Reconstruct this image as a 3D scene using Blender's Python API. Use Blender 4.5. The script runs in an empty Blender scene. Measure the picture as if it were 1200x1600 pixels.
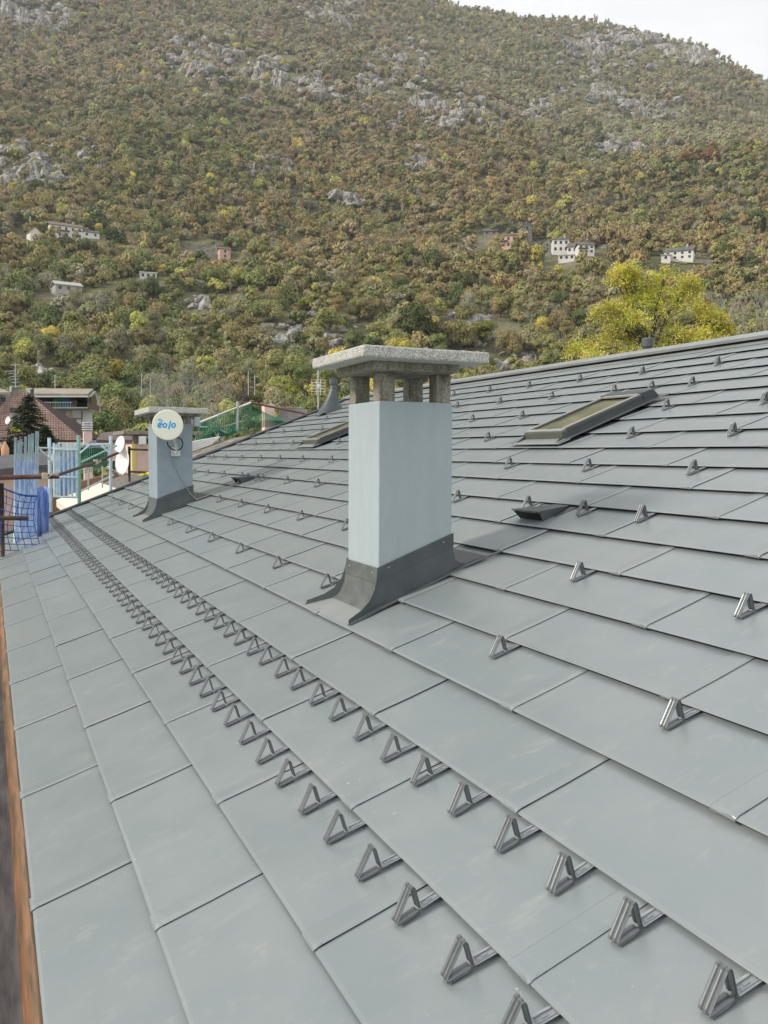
import bpy, bmesh, math, random
import numpy as np
from mathutils import Vector, Matrix, Euler, noise
random.seed(7); rng = np.random.default_rng(11)
SC = bpy.context.scene
COL = SC.collection
R_ = math.radians

# ------------------------------------------------------------------ camera
TH = R_(20.983)                       # roof pitch
EZ = 8.0                              # height of the eave above the ground
TW, THH = 0.961, 0.32664              # panel cover width (along the eave) and course height
F_PX = 1316.9
yaw, pitch, roll = R_(25.147), R_(3.952), R_(-0.2973)
fw = Vector((math.sin(yaw)*math.cos(pitch), math.cos(yaw)*math.cos(pitch), -math.sin(pitch)))
rt0 = Vector((math.cos(yaw), -math.sin(yaw), 0)); dn0 = fw.cross(rt0)
rt = rt0*math.cos(roll) + dn0*math.sin(roll); dn = -rt0*math.sin(roll) + dn0*math.cos(roll)
CAM = Vector((-0.094, 0, EZ+1.463))
cd = bpy.data.cameras.new('camera'); co = bpy.data.objects.new('camera', cd); COL.objects.link(co)
m3 = Matrix((rt, -dn, -fw)).transposed()
co.matrix_world = Matrix.Translation(CAM) @ m3.to_4x4()
cd.sensor_fit = 'HORIZONTAL'; cd.sensor_width = 36; cd.lens = F_PX/1200*36
cd.clip_start = 0.05; cd.clip_end = 9000
SC.camera = co
SC.render.resolution_x, SC.render.resolution_y = 768, 1024

# ------------------------------------------------------------------ sky, sun, exposure
SUN_EL, SUN_AZ = R_(33), R_(-80)      # azimuth measured from +Y towards +X
w = bpy.data.worlds.new('World'); SC.world = w; w.use_nodes = True
nt = w.node_tree; nt.nodes.clear()
def N(nt, t, **k):
    n = nt.nodes.new(t)
    for a, b in k.items():
        if a.startswith('i_'):
            key = a[2:]; key = int(key) if key.isdigit() else key.replace('_', ' ')
            n.inputs[key].default_value = b
        else: setattr(n, a, b)
    return n
sky = N(nt, 'ShaderNodeTexSky', sky_type='NISHITA', sun_disc=False, sun_elevation=SUN_EL, sun_rotation=SUN_AZ)
tc = N(nt, 'ShaderNodeTexCoord'); mp = N(nt, 'ShaderNodeMapping'); mp.inputs['Scale'].default_value = (1, 1, 2.6)
nz = N(nt, 'ShaderNodeTexNoise', i_Scale=3.4, i_Detail=8, i_Roughness=.6)
cr = N(nt, 'ShaderNodeValToRGB'); cr.color_ramp.elements[0].position = .3; cr.color_ramp.elements[1].position = .68
cr.color_ramp.elements[0].color = (4.6, 4.68, 4.8, 1); cr.color_ramp.elements[1].color = (5.6, 5.57, 5.5, 1)
mx = N(nt, 'ShaderNodeMix', data_type='RGBA'); mx.inputs[0].default_value = .93
bg = N(nt, 'ShaderNodeBackground', i_Strength=.1); wo = N(nt, 'ShaderNodeOutputWorld')
nt.links.new(tc.outputs['Generated'], mp.inputs[0]); nt.links.new(mp.outputs[0], nz.inputs[0]); nt.links.new(nz.outputs[0], cr.inputs[0])
nt.links.new(sky.outputs[0], mx.inputs[6]); nt.links.new(cr.outputs[0], mx.inputs[7]); nt.links.new(mx.outputs[2], bg.inputs[0]); nt.links.new(bg.outputs[0], wo.inputs[0])
sl = bpy.data.lights.new('sun', 'SUN'); so = bpy.data.objects.new('sun', sl); COL.objects.link(so)
sl.energy = 1.5; sl.angle = R_(10); sl.color = (1, .93, .82)
sd = Vector((math.sin(SUN_AZ)*math.cos(SUN_EL), math.cos(SUN_AZ)*math.cos(SUN_EL), math.sin(SUN_EL)))
so.rotation_euler = sd.to_track_quat('Z', 'Y').to_euler()
vs = SC.view_settings; vs.view_transform = 'Standard'; vs.look = 'None'; vs.gamma = 1; vs.use_curve_mapping = False
vs.exposure = 1.07

# ------------------------------------------------------------------ helpers
def ray(px, py):
    d = rt*(px-600) + dn*(py-800) + fw*F_PX
    return d.normalized()
def atY(px, py, Y):
    d = ray(px, py); return CAM + d*((Y-CAM.y)/d.y)
def atD(px, py, D):                    # D = horizontal distance from the standpoint
    d = ray(px, py); return CAM + d*(D/math.hypot(d.x, d.y))
def proj(P):
    v = Vector(P)-CAM; z = v.dot(fw)
    return 600+F_PX*v.dot(rt)/z, 800+F_PX*v.dot(dn)/z
CT, ST = math.cos(TH), math.sin(TH)
def RP(b, u, h=0):                     # roof coordinates -> world
    return Vector((b*CT-h*ST, u, EZ+b*ST+h*CT))
ROOFROT = (0, -TH, 0)

class MB:
    def __init__(s): s.v = []; s.f = []; s.m = []
    def quadgrid(s, rows, mi=0, closed=False):
        o = len(s.v); n = len(rows[0])
        for r in rows: s.v += [tuple(p) for p in r]
        for i in range(len(rows)-1):
            for j in range(n-1 if not closed else n):
                a = o+i*n+j; b = o+i*n+(j+1) % n
                s.f.append((a, b, b+n, a+n)); s.m.append(mi)
        return s
    def poly(s, pts, mi=0):
        o = len(s.v); s.v += [tuple(p) for p in pts]; s.f.append(tuple(range(o, o+len(pts)))); s.m.append(mi); return s
    def slab(s, pts, off, mi=0):       # polygon given a thickness vector
        pts = [Vector(p) for p in pts]; off = Vector(off); o = len(s.v); n = len(pts)
        s.v += [tuple(p) for p in pts] + [tuple(p+off) for p in pts]
        s.f.append(tuple(range(o, o+n))); s.f.append(tuple(reversed(range(o+n, o+2*n)))); s.m += [mi, mi]
        for i in range(n):
            j = (i+1) % n; s.f.append((o+i, o+n+i, o+n+j, o+j)); s.m.append(mi)
        return s
    def box(s, lo, hi, mi=0, mat=None):
        x0, y0, z0 = lo; x1, y1, z1 = hi
        p = [(x0,y0,z0),(x1,y0,z0),(x1,y1,z0),(x0,y1,z0),(x0,y0,z1),(x1,y0,z1),(x1,y1,z1),(x0,y1,z1)]
        if mat: p = [tuple(mat @ Vector(q)) for q in p]
        o = len(s.v); s.v += p
        for f in ((0,3,2,1),(4,5,6,7),(0,1,5,4),(1,2,6,5),(2,3,7,6),(3,0,4,7)): s.f.append(tuple(o+i for i in f)); s.m.append(mi)
        return s
    def tube(s, pts, r, n=6, mi=0, cap=True):
        pts = [Vector(p) for p in pts]; rs = r if isinstance(r, (list, tuple)) else [r]*len(pts)
        rings = []
        for i, p in enumerate(pts):
            t = (pts[min(i+1, len(pts)-1)]-pts[max(i-1, 0)]); t = t.normalized() if t.length > 1e-9 else Vector((0,0,1))
            a = Vector((0,0,1)) if abs(t.z) < .9 else Vector((1,0,0))
            e1 = t.cross(a).normalized(); e2 = t.cross(e1)
            rings.append([p+(e1*math.cos(2*math.pi*k/n)+e2*math.sin(2*math.pi*k/n))*rs[i] for k in range(n)])
        o = len(s.v); s.quadgrid(rings, mi, True)
        if cap:
            s.f.append(tuple(o+k for k in range(n))); s.m.append(mi)
            e = o+(len(pts)-1)*n; s.f.append(tuple(reversed([e+k for k in range(n)]))); s.m.append(mi)
        return s
    def lathe(s, c, axis, prof, n=24, mi=0):   # prof: (distance along axis, radius)
        c = Vector(c); t = Vector(axis).normalized(); a = Vector((0,0,1)) if abs(t.z) < .9 else Vector((1,0,0))
        e1 = t.cross(a).normalized(); e2 = t.cross(e1)
        return s.quadgrid([[c+t*z+(e1*math.cos(2*math.pi*k/n)+e2*math.sin(2*math.pi*k/n))*r for k in range(n)] for z, r in prof], mi, True)
    def mesh(s, name, mats, inv=None, smooth=False):
        me = bpy.data.meshes.new(name)
        v = [tuple(inv @ Vector(p)) for p in s.v] if inv else s.v
        me.from_pydata(v, [], s.f)
        for m in (mats if isinstance(mats, (list, tuple)) else [mats]): me.materials.append(m)
        if len(me.materials) > 1: me.polygons.foreach_set('material_index', s.m)
        if smooth: me.polygons.foreach_set('use_smooth', [True]*len(me.polygons))
        me.update(); return me

def props(o, label=None, cat=None, group=None, kind=None):
    if label: o['label'] = label
    if cat: o['category'] = cat
    if group: o['group'] = group
    if kind: o['kind'] = kind
    return o
def link(name, data, parent=None, loc=(0,0,0), rot=(0,0,0), scale=(1,1,1)):
    o = bpy.data.objects.new(name, data); COL.objects.link(o)
    o.location = loc; o.rotation_euler = rot; o.scale = scale
    if parent: o.parent = parent
    return o
def thing(name, label, cat, loc, rot=(0,0,0), group=None):
    o = link(name, None, None, loc, rot); o.empty_display_size = .1
    return props(o, label, cat, group)
def inv_of(o):
    m = Matrix.Identity(4); p = o
    while p is not None:
        m = Matrix.LocRotScale(p.location, p.rotation_euler.to_matrix(), p.scale) @ m; p = p.parent
    return m.inverted()
def part(name, mb, mats, parent, smooth=False, label=None, local=False, bevel=0, kind=None):
    me = mb.mesh(name, mats, None if local else inv_of(parent), smooth)
    if bevel: bev(me, bevel)
    o = link(name, me, parent)
    return props(o, label, None, None, kind)
def solo(name, mb, mats, label, cat, loc=(0,0,0), smooth=False, group=None, kind=None, rot=(0,0,0)):
    o = link(name, None if mb is None else mb.mesh(name, mats, Matrix.LocRotScale(Vector(loc), Euler(rot).to_matrix(), Vector((1,1,1))).inverted(), smooth), None, loc, rot)
    return props(o, label, cat, group, kind)
def bev(me, w, seg=2):
    bm = bmesh.new(); bm.from_mesh(me)
    bmesh.ops.remove_doubles(bm, verts=bm.verts, dist=1e-5)
    bmesh.ops.bevel(bm, geom=[e for e in bm.edges if len(e.link_faces) == 2 and e.calc_face_angle(0) > .5], offset=w, segments=seg, affect='EDGES', profile=.5)
    bm.to_mesh(me); bm.free()
def frame_to(P, yaw_off=0):            # matrix at P whose -Y looks back at the camera
    v = Vector(P)-CAM; a = math.atan2(v.x, v.y)
    return Matrix.Translation(Vector(P)) @ Matrix.Rotation(-a+yaw_off, 4, 'Z')

# ------------------------------------------------------------------ materials
def mat(name, col, rough=.6, metal=0, spec=.5, var=0, vscale=5, bump=0, bscale=20, col2=None, extra=None, vec='Object', detail=5, stretch=None):
    m = bpy.data.materials.new(name); m.use_nodes = True; nt = m.node_tree; b = nt.nodes['Principled BSDF']
    b.inputs['Base Color'].default_value = (*col, 1); b.inputs['Roughness'].default_value = rough
    b.inputs['Metallic'].default_value = metal; b.inputs['Specular IOR Level'].default_value = spec
    tc = N(nt, 'ShaderNodeTexCoord'); src = tc.outputs[vec]
    if vec == 'Geo': src = None
    if stretch:
        mp = N(nt, 'ShaderNodeMapping'); mp.inputs['Scale'].default_value = stretch; nt.links.new(src, mp.inputs[0]); src = mp.outputs[0]
    if var or col2:
        nz = N(nt, 'ShaderNodeTexNoise', i_Scale=vscale, i_Detail=detail, i_Roughness=.6); nt.links.new(src, nz.inputs[0])
        r = N(nt, 'ShaderNodeValToRGB'); r.color_ramp.elements[0].position = .36; r.color_ramp.elements[1].position = .64
        c2 = col2 if col2 else tuple(c*(1+var) for c in col)
        c1 = col if col2 else tuple(c*(1-var) for c in col)
        r.color_ramp.elements[0].color = (*c1, 1); r.color_ramp.elements[1].color = (*c2, 1)
        nt.links.new(nz.outputs[0], r.inputs[0]); nt.links.new(r.outputs[0], b.inputs['Base Color'])
    if bump:
        n2 = N(nt, 'ShaderNodeTexNoise', i_Scale=bscale, i_Detail=4); nt.links.new(src, n2.inputs[0])
        bp = N(nt, 'ShaderNodeBump', i_Strength=bump, i_Distance=.01); nt.links.new(n2.outputs[0], bp.inputs['Height']); nt.links.new(bp.outputs[0], b.inputs['Normal'])
    return m
def tile_mat(name, c1, c2, s):
    return mat(name, c1, .75, var=.2, vscale=s, col2=c2, bump=.2)

def panel_mat():
    m = bpy.data.materials.new('coated_sheet_metal'); m.use_nodes = True; nt = m.node_tree; b = nt.nodes['Principled BSDF']; L = nt.links.new
    g = N(nt, 'ShaderNodeNewGeometry'); oi = N(nt, 'ShaderNodeObjectInfo')
    # broad faint chalky film
    n1 = N(nt, 'ShaderNodeTexNoise', i_Scale=3.2, i_Detail=6, i_Roughness=.65); L(g.outputs['Position'], n1.inputs[0])
    r1 = N(nt, 'ShaderNodeValToRGB'); r1.color_ramp.elements[0].position = .35; r1.color_ramp.elements[1].position = .75
    r1.color_ramp.elements[0].color = (.205, .242, .248, 1); r1.color_ramp.elements[1].color = (.243, .270, .271, 1); L(n1.outputs[0], r1.inputs[0])
    # rubbed smudges, streaky along the slope
    mp = N(nt, 'ShaderNodeMapping'); mp.inputs['Scale'].default_value = (2.6, 5.5, 2.6); mp.inputs['Rotation'].default_value = (0, 0, .35); L(g.outputs['Position'], mp.inputs[0])
    n2 = N(nt, 'ShaderNodeTexNoise', i_Scale=2.0, i_Detail=9, i_Roughness=.75, i_Distortion=.6); L(mp.outputs[0], n2.inputs[0])
    r2 = N(nt, 'ShaderNodeValToRGB'); r2.color_ramp.elements[0].position = .555; r2.color_ramp.elements[1].position = .80
    r2.color_ramp.elements[0].color = (0,0,0,1); r2.color_ramp.elements[1].color = (.5,.5,.5,1); L(n2.outputs[0], r2.inputs[0])
    m1 = N(nt, 'ShaderNodeMix', data_type='RGBA'); m1.inputs[7].default_value = (.42, .42, .36, 1); L(r2.outputs[0], m1.inputs[0]); L(r1.outputs[0], m1.inputs[6])
    # tiny specks of mortar dust
    vo = N(nt, 'ShaderNodeTexNoise', i_Scale=75, i_Detail=2); L(g.outputs['Position'], vo.inputs[0])
    n3 = N(nt, 'ShaderNodeTexNoise', i_Scale=1.4, i_Detail=3); L(g.outputs['Position'], n3.inputs[0])
    r3 = N(nt, 'ShaderNodeValToRGB'); r3.color_ramp.elements[0].position = .73; r3.color_ramp.elements[1].position = .77
    r3.color_ramp.elements[0].color = (0,0,0,1); r3.color_ramp.elements[1].color = (1,1,1,1); L(vo.outputs[0], r3.inputs[0])
    r4 = N(nt, 'ShaderNodeValToRGB'); r4.color_ramp.elements[0].position = .5; r4.color_ramp.elements[1].position = .62; L(n3.outputs[0], r4.inputs[0])
    mu = N(nt, 'ShaderNodeMath', operation='MULTIPLY'); L(r3.outputs[0], mu.inputs[0]); L(r4.outputs[0], mu.inputs[1])
    m2 = N(nt, 'ShaderNodeMix', data_type='RGBA'); m2.inputs[7].default_value = (.55, .55, .5, 1); L(mu.outputs[0], m2.inputs[0]); L(m1.outputs[2], m2.inputs[6])
    # each sheet differs slightly
    hv = N(nt, 'ShaderNodeMapRange'); hv.inputs[3].default_value = .96; hv.inputs[4].default_value = 1.05; L(oi.outputs['Random'], hv.inputs[0])
    vm = N(nt, 'ShaderNodeVectorMath', operation='SCALE'); L(m2.outputs[2], vm.inputs[0]); L(hv.outputs[0], vm.inputs['Scale'])
    L(vm.outputs[0], b.inputs['Base Color'])
    rr = N(nt, 'ShaderNodeMapRange'); rr.inputs[3].default_value = .27; rr.inputs[4].default_value = .45; L(n2.outputs[0], rr.inputs[0]); L(rr.outputs[0], b.inputs['Roughness'])
    b.inputs['Specular IOR Level'].default_value = 1.0; b.inputs['Metallic'].default_value = 0
    n5 = N(nt, 'ShaderNodeTexNoise', i_Scale=2.2, i_Detail=1); L(g.outputs['Position'], n5.inputs[0])
    bp = N(nt, 'ShaderNodeBump', i_Strength=.40, i_Distance=.012); L(n5.outputs[0], bp.inputs['Height'])
    n6 = N(nt, 'ShaderNodeTexNoise', i_Scale=260, i_Detail=1); L(g.outputs['Position'], n6.inputs[0])
    b2 = N(nt, 'ShaderNodeBump', i_Strength=.08, i_Distance=.002); L(n6.outputs[0], b2.inputs['Height']); L(bp.outputs[0], b2.inputs['Normal']); L(b2.outputs[0], b.inputs['Normal'])
    return m
M = {}
M['panel'] = panel_mat()
M['guard'] = mat('guard_metal', (.19,.205,.21), .33, .45, var=.12, vscale=30)
M['strap'] = mat('strap_metal', (.36,.39,.40), .45, .25, var=.1, vscale=30)
M['flash'] = mat('flashing_metal', (.078,.092,.096), .38, 0, .5, var=.15, vscale=6, bump=.05, bscale=9)
M['flash_l'] = mat('flashing_apron_metal', (.115,.125,.118), .42, 0, .5, var=.25, vscale=8, bump=.05, bscale=9)
M['rake'] = mat('edge_trim_metal', (.07,.078,.08), .4, 0, .5, var=.12, vscale=4)
M['ridge'] = mat('ridge_trim_metal', (.27,.285,.28), .38, 0, .5, var=.08, vscale=3)
M['dark'] = mat('dark_void', (.012,.013,.014), .8)
M['under'] = mat('underlay_and_gap_shade', (.012,.012,.012), .95, spec=.1)  # underlay on the deck; on the panels, shade painted into the recesses
M['screw'] = mat('screw_head_metal', (.35,.36,.37), .3, .7)
M['paint'] = mat('pale_blue_grey_masonry_paint', (.385,.447,.465), .72, var=.03, vscale=9, bump=.6, bscale=24, stretch=(1.6,1.6,.35))
M['paint2'] = mat('blue_grey_masonry_paint', (.27,.33,.37), .72, var=.06, vscale=7, bump=.3, bscale=26)
def granite(name, k=1, tint=(1,1,1), dirt=.0):
    m = bpy.data.materials.new(name); m.use_nodes = True; nt = m.node_tree; b = nt.nodes['Principled BSDF']; L = nt.links.new
    tc = N(nt, 'ShaderNodeTexCoord')
    v = N(nt, 'ShaderNodeTexVoronoi', i_Scale=240, feature='F1'); L(tc.outputs['Object'], v.inputs[0])
    n0 = N(nt, 'ShaderNodeTexNoise', i_Scale=120, i_Detail=5, i_Roughness=.7); L(tc.outputs['Object'], n0.inputs[0])
    r = N(nt, 'ShaderNodeValToRGB'); e = r.color_ramp.elements
    e[0].position = .26; e[0].color = (.13*k,.13*k,.125*k,1); e[1].position = .72; e[1].color = (.72*k*tint[0],.71*k*tint[1],.66*k*tint[2],1)
    q = r.color_ramp.elements.new(.42); q.color = (.36*k*tint[0],.36*k*tint[1],.34*k*tint[2],1)
    q = r.color_ramp.elements.new(.54); q.color = (.54*k*tint[0],.54*k*tint[1],.50*k*tint[2],1)
    ad = N(nt, 'ShaderNodeMix', data_type='FLOAT'); ad.inputs[0].default_value = .35; L(n0.outputs[0], ad.inputs[2])
    cs = N(nt, 'ShaderNodeSeparateColor'); L(v.outputs['Color'], cs.inputs[0]); L(cs.outputs[0], ad.inputs[3]); L(ad.outputs[0], r.inputs[0])
    mq = N(nt, 'ShaderNodeMapping'); mq.inputs['Scale'].default_value = (1.6, 1.6, .7); L(tc.outputs['Object'], mq.inputs[0]); n1 = N(nt, 'ShaderNodeTexNoise', i_Scale=11, i_Detail=8, i_Roughness=.75); L(mq.outputs[0], n1.inputs[0])
    r1 = N(nt, 'ShaderNodeValToRGB'); r1.color_ramp.elements[0].position = .42; r1.color_ramp.elements[1].position = .66
    r1.color_ramp.elements[0].color = (0,0,0,1); r1.color_ramp.elements[1].color = (dirt,)*3+(1,); L(n1.outputs[0], r1.inputs[0])
    mm = N(nt, 'ShaderNodeMix', data_type='RGBA'); mm.inputs[7].default_value = (.11,.085,.05,1); L(r1.outputs[0], mm.inputs[0]); L(r.outputs[0], mm.inputs[6])
    L(mm.outputs[2], b.inputs['Base Color']); b.inputs['Roughness'].default_value = .85
    bp = N(nt, 'ShaderNodeBump', i_Strength=.6, i_Distance=.004); L(n0.outputs[0], bp.inputs['Height']); L(bp.outputs[0], b.inputs['Normal'])
    return m
M['granite'] = granite('granite_slab_stone', 1.08, (1,1,.97), .22)
M['granite_d'] = granite('weathered_granite_pillar', .66, (1,.97,.86), .92)
def copper_mat():
    m = bpy.data.materials.new('weathered_copper'); m.use_nodes = True; nt = m.node_tree; b = nt.nodes['Principled BSDF']; L = nt.links.new
    g = N(nt, 'ShaderNodeNewGeometry'); mp = N(nt, 'ShaderNodeMapping'); mp.inputs['Scale'].default_value = (9, .9, 9); L(g.outputs['Position'], mp.inputs[0])
    n = N(nt, 'ShaderNodeTexNoise', i_Scale=3, i_Detail=7, i_Roughness=.65); L(mp.outputs[0], n.inputs[0])
    r = N(nt, 'ShaderNodeValToRGB'); e = r.color_ramp.elements
    e[0].position = .30; e[0].color = (.07,.06,.04,1); e[1].position = .76; e[1].color = (.56,.25,.14,1)
    q = e.new(.42); q.color = (.18,.115,.06,1); q = e.new(.56); q.color = (.30,.15,.075,1)
    L(n.outputs[0], r.inputs[0]); L(r.outputs[0], b.inputs['Base Color']); b.inputs['Metallic'].default_value = .35; b.inputs['Roughness'].default_value = .48
    return m
M['copper'] = copper_mat()
M['copper_d'] = mat('tarnished_copper', (.085,.075,.075), .5, .3, var=.4, vscale=5, col2=(.20,.17,.16), stretch=(6,.8,6))
M['galv'] = mat('galvanised_steel_tube', (.50,.54,.54), .45, .3, var=.15, vscale=8)
M['galv_b'] = mat('pale_blue_galvanised_steel', (.55,.70,.76), .5, .1, var=.15, vscale=8)
M['rust'] = mat('red_brown_painted_tube', (.13,.055,.045), .55, .1, var=.3, vscale=8)
M['rust_d'] = mat('dark_brown_tube', (.065,.045,.035), .6, .1, var=.3, vscale=8)
M['blue'] = mat('blue_plastic_sheet', (.07,.20,.66), .5, var=.5, vscale=9, col2=(.55,.66,.82), stretch=(3,3,.5))
M['bluenet'] = mat('blue_net_cord', (.03,.08,.30), .7)
M['greennet'] = mat('green_net_cord', (.02,.20,.12), .7)
M['greenpole'] = mat('green_painted_tube', (.24,.46,.38), .5)
M['white'] = mat('white_paint', (.80,.80,.78), .5, var=.04)
M['cream'] = mat('cream_dish_plastic', (.86,.87,.72), .35)
M['logo'] = mat('sky_blue_print', (.0,.36,.76), .5)
M['black'] = mat('black_plastic', (.015,.015,.015), .4)
M['cable'] = mat('grey_cable', (.35,.35,.34), .5)
M['cream_wall'] = mat('cream_board', (.78,.74,.62), .6, var=.05)
M['pink'] = mat('pink_plaster', (.80,.59,.51), .85, var=.08, vscale=3)
M['orange'] = mat('orange_plaster', (.55,.25,.12), .85, var=.1)
M['yellow'] = mat('yellow_plastic', (.75,.65,.04), .5)
M['slate'] = mat('grey_slate_roof', (.10,.10,.11), .7, var=.25, vscale=3)
M['shingle'] = mat('grey_brown_shingle', (.15,.135,.115), .85, var=.35, vscale=14, col2=(.24,.22,.19))
M['btile'] = mat('red_brown_clay_tile', (.20,.13,.11), .8, var=.3, vscale=2, col2=(.33,.235,.20))
M['gtile'] = mat('grey_clay_tile', (.19,.18,.175), .8, var=.3, vscale=2, col2=(.27,.25,.24))
M['stone_roof'] = mat('mossy_metal_roof', (.28,.23,.18), .8, var=.3, vscale=.9, col2=(.40,.36,.29))
M['wallg'] = mat('grey_plaster', (.44,.43,.40), .85, var=.12, vscale=.8)
M['walldark'] = mat('dark_timber_wall', (.09,.075,.06), .8, var=.3, vscale=2)  # dark brown tone with random variation
M['wood'] = mat('brown_timber', (.16,.10,.065), .75, var=.3, vscale=4)
M['teal'] = mat('green_awning', (.03,.28,.16), .6)
M['awn'] = mat('blue_awning', (.06,.25,.50), .6)
M['wallw'] = mat('white_plaster', (.74,.72,.68), .85, var=.06, vscale=.5)
M['wallp'] = mat('rose_plaster', (.62,.42,.35), .85, var=.08, vscale=.5)
M['wallstone'] = mat('rubble_stone_wall', (.16,.15,.13), .9, var=.3, vscale=.8, col2=(.30,.28,.25))
M['roofdark'] = mat('dark_stone_slate', (.085,.08,.078), .8, var=.3, vscale=1, col2=(.16,.15,.14))
M['roofbrown'] = mat('brown_roof_tile', (.20,.15,.12), .8, var=.2, vscale=1)
M['window'] = mat('window_glass_dark', (.02,.022,.025), .15)
M['shutter'] = mat('brown_shutter', (.12,.06,.035), .7)
M['grass'] = mat('meadow_grass', (.15,.19,.05), .9, var=.3, vscale=.4)
def glass_pane():
    m = mat('skylight_glass', (.09,.10,.07), .08, 0, .8, var=.5, vscale=4.5, col2=(.22,.22,.13)); return m
M['skyglass'] = glass_pane()
M['frame'] = mat('skylight_frame_metal', (.10,.105,.085), .4, 0, .5, var=.1, vscale=5)
M['frame_s'] = mat('skylight_side_metal', (.065,.072,.072), .4, 0, .5, var=.1, vscale=5)
M['frame_t'] = mat('skylight_sash_metal', (.30,.305,.28), .35, 0, .5, var=.1, vscale=5)
M['bark'] = mat('tree_bark', (.12,.10,.08), .9, var=.3, vscale=3)
M['bark_p'] = mat('pale_bark', (.40,.38,.33), .9, var=.2, vscale=3)

def leaf_mat(name, inst):
    m = bpy.data.materials.new(name); m.use_nodes = True; nt = m.node_tree; b = nt.nodes['Principled BSDF']; L = nt.links.new
    if inst:
        a = N(nt, 'ShaderNodeAttribute', attribute_type='INSTANCER', attribute_name='tint'); col = a.outputs['Color']
    else:
        a = N(nt, 'ShaderNodeObjectInfo'); col = a.outputs['Color']
    g = N(nt, 'ShaderNodeNewGeometry'); n = N(nt, 'ShaderNodeTexNoise', i_Scale=.9, i_Detail=3); L(g.outputs['Position'], n.inputs[0])
    mr = N(nt, 'ShaderNodeMapRange'); mr.inputs[1].default_value = .3; mr.inputs[2].default_value = .7; mr.inputs[3].default_value = .75; mr.inputs[4].default_value = 1.3; L(n.outputs[0], mr.inputs[0])
    vm = N(nt, 'ShaderNodeVectorMath', operation='SCALE'); L(col, vm.inputs[0]); L(mr.outputs[0], vm.inputs['Scale'])
    hs = N(nt, 'ShaderNodeHueSaturation'); n2 = N(nt, 'ShaderNodeTexNoise', i_Scale=.5, i_Detail=2); L(g.outputs['Position'], n2.inputs[0])
    m3 = N(nt, 'ShaderNodeMapRange'); m3.inputs[1].default_value = .3; m3.inputs[2].default_value = .7; m3.inputs[3].default_value = .488; m3.inputs[4].default_value = .512; L(n2.outputs[0], m3.inputs[0]); L(m3.outputs[0], hs.inputs['Hue'])
    L(vm.outputs[0], hs.inputs['Color']); L(hs.outputs[0], b.inputs['Base Color'])
    b.inputs['Roughness'].default_value = .75; b.inputs['Specular IOR Level'].default_value = .15
    return m
M['leaf_i'] = leaf_mat('forest_foliage', True); M['leaf_o'] = leaf_mat('tree_foliage', False)

def terrain_mat():
    m = bpy.data.materials.new('mountainside_undergrowth'); m.use_nodes = True; nt = m.node_tree; b = nt.nodes['Principled BSDF']; L = nt.links.new
    g = N(nt, 'ShaderNodeNewGeometry')
    n = N(nt, 'ShaderNodeTexNoise', i_Scale=.03, i_Detail=10, i_Roughness=.7); L(g.outputs['Position'], n.inputs[0])
    r = N(nt, 'ShaderNodeValToRGB'); e = r.color_ramp.elements; e[0].position = .35; e[0].color = (.11,.105,.06,1); e[1].position = .66; e[1].color = (.25,.21,.145,1)
    q = e.new(.5); q.color = (.165,.165,.085,1)
    L(n.outputs[0], r.inputs[0]); L(r.outputs[0], b.inputs['Base Color']); b.inputs['Roughness'].default_value = .95; b.inputs['Specular IOR Level'].default_value = .1
    n2 = N(nt, 'ShaderNodeTexNoise', i_Scale=.5, i_Detail=6); L(g.outputs['Position'], n2.inputs[0])
    bp = N(nt, 'ShaderNodeBump', i_Strength=1, i_Distance=2); L(n2.outputs[0], bp.inputs['Height']); L(bp.outputs[0], b.inputs['Normal'])
    return m
M['terrain'] = terrain_mat()
def rock_mat():
    m = bpy.data.materials.new('grey_gneiss_rock'); m.use_nodes = True; nt = m.node_tree; b = nt.nodes['Principled BSDF']; L = nt.links.new
    g = N(nt, 'ShaderNodeNewGeometry'); mp = N(nt, 'ShaderNodeMapping'); mp.inputs['Scale'].default_value = (1, 1, .35); L(g.outputs['Position'], mp.inputs[0])
    n = N(nt, 'ShaderNodeTexNoise', i_Scale=.35, i_Detail=10, i_Roughness=.75); L(mp.outputs[0], n.inputs[0])
    r = N(nt, 'ShaderNodeValToRGB'); e = r.color_ramp.elements; e[0].position = .36; e[0].color = (.07,.065,.05,1); e[1].position = .60; e[1].color = (.56,.54,.50,1)
    q = e.new(.48); q.color = (.27,.255,.225,1)
    L(n.outputs[0], r.inputs[0]); L(r.outputs[0], b.inputs['Base Color']); b.inputs['Roughness'].default_value = .9
    n2 = N(nt, 'ShaderNodeTexNoise', i_Scale=1.2, i_Detail=8); L(mp.outputs[0], n2.inputs[0])
    bp = N(nt, 'ShaderNodeBump', i_Strength=1, i_Distance=1.2); L(n2.outputs[0], bp.inputs['Height']); L(bp.outputs[0], b.inputs['Normal'])
    return m
M['rock'] = rock_mat()
M['ground'] = mat('valley_ground', (.10,.10,.07), .95, var=.3, vscale=.05, vec='Object')

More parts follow.
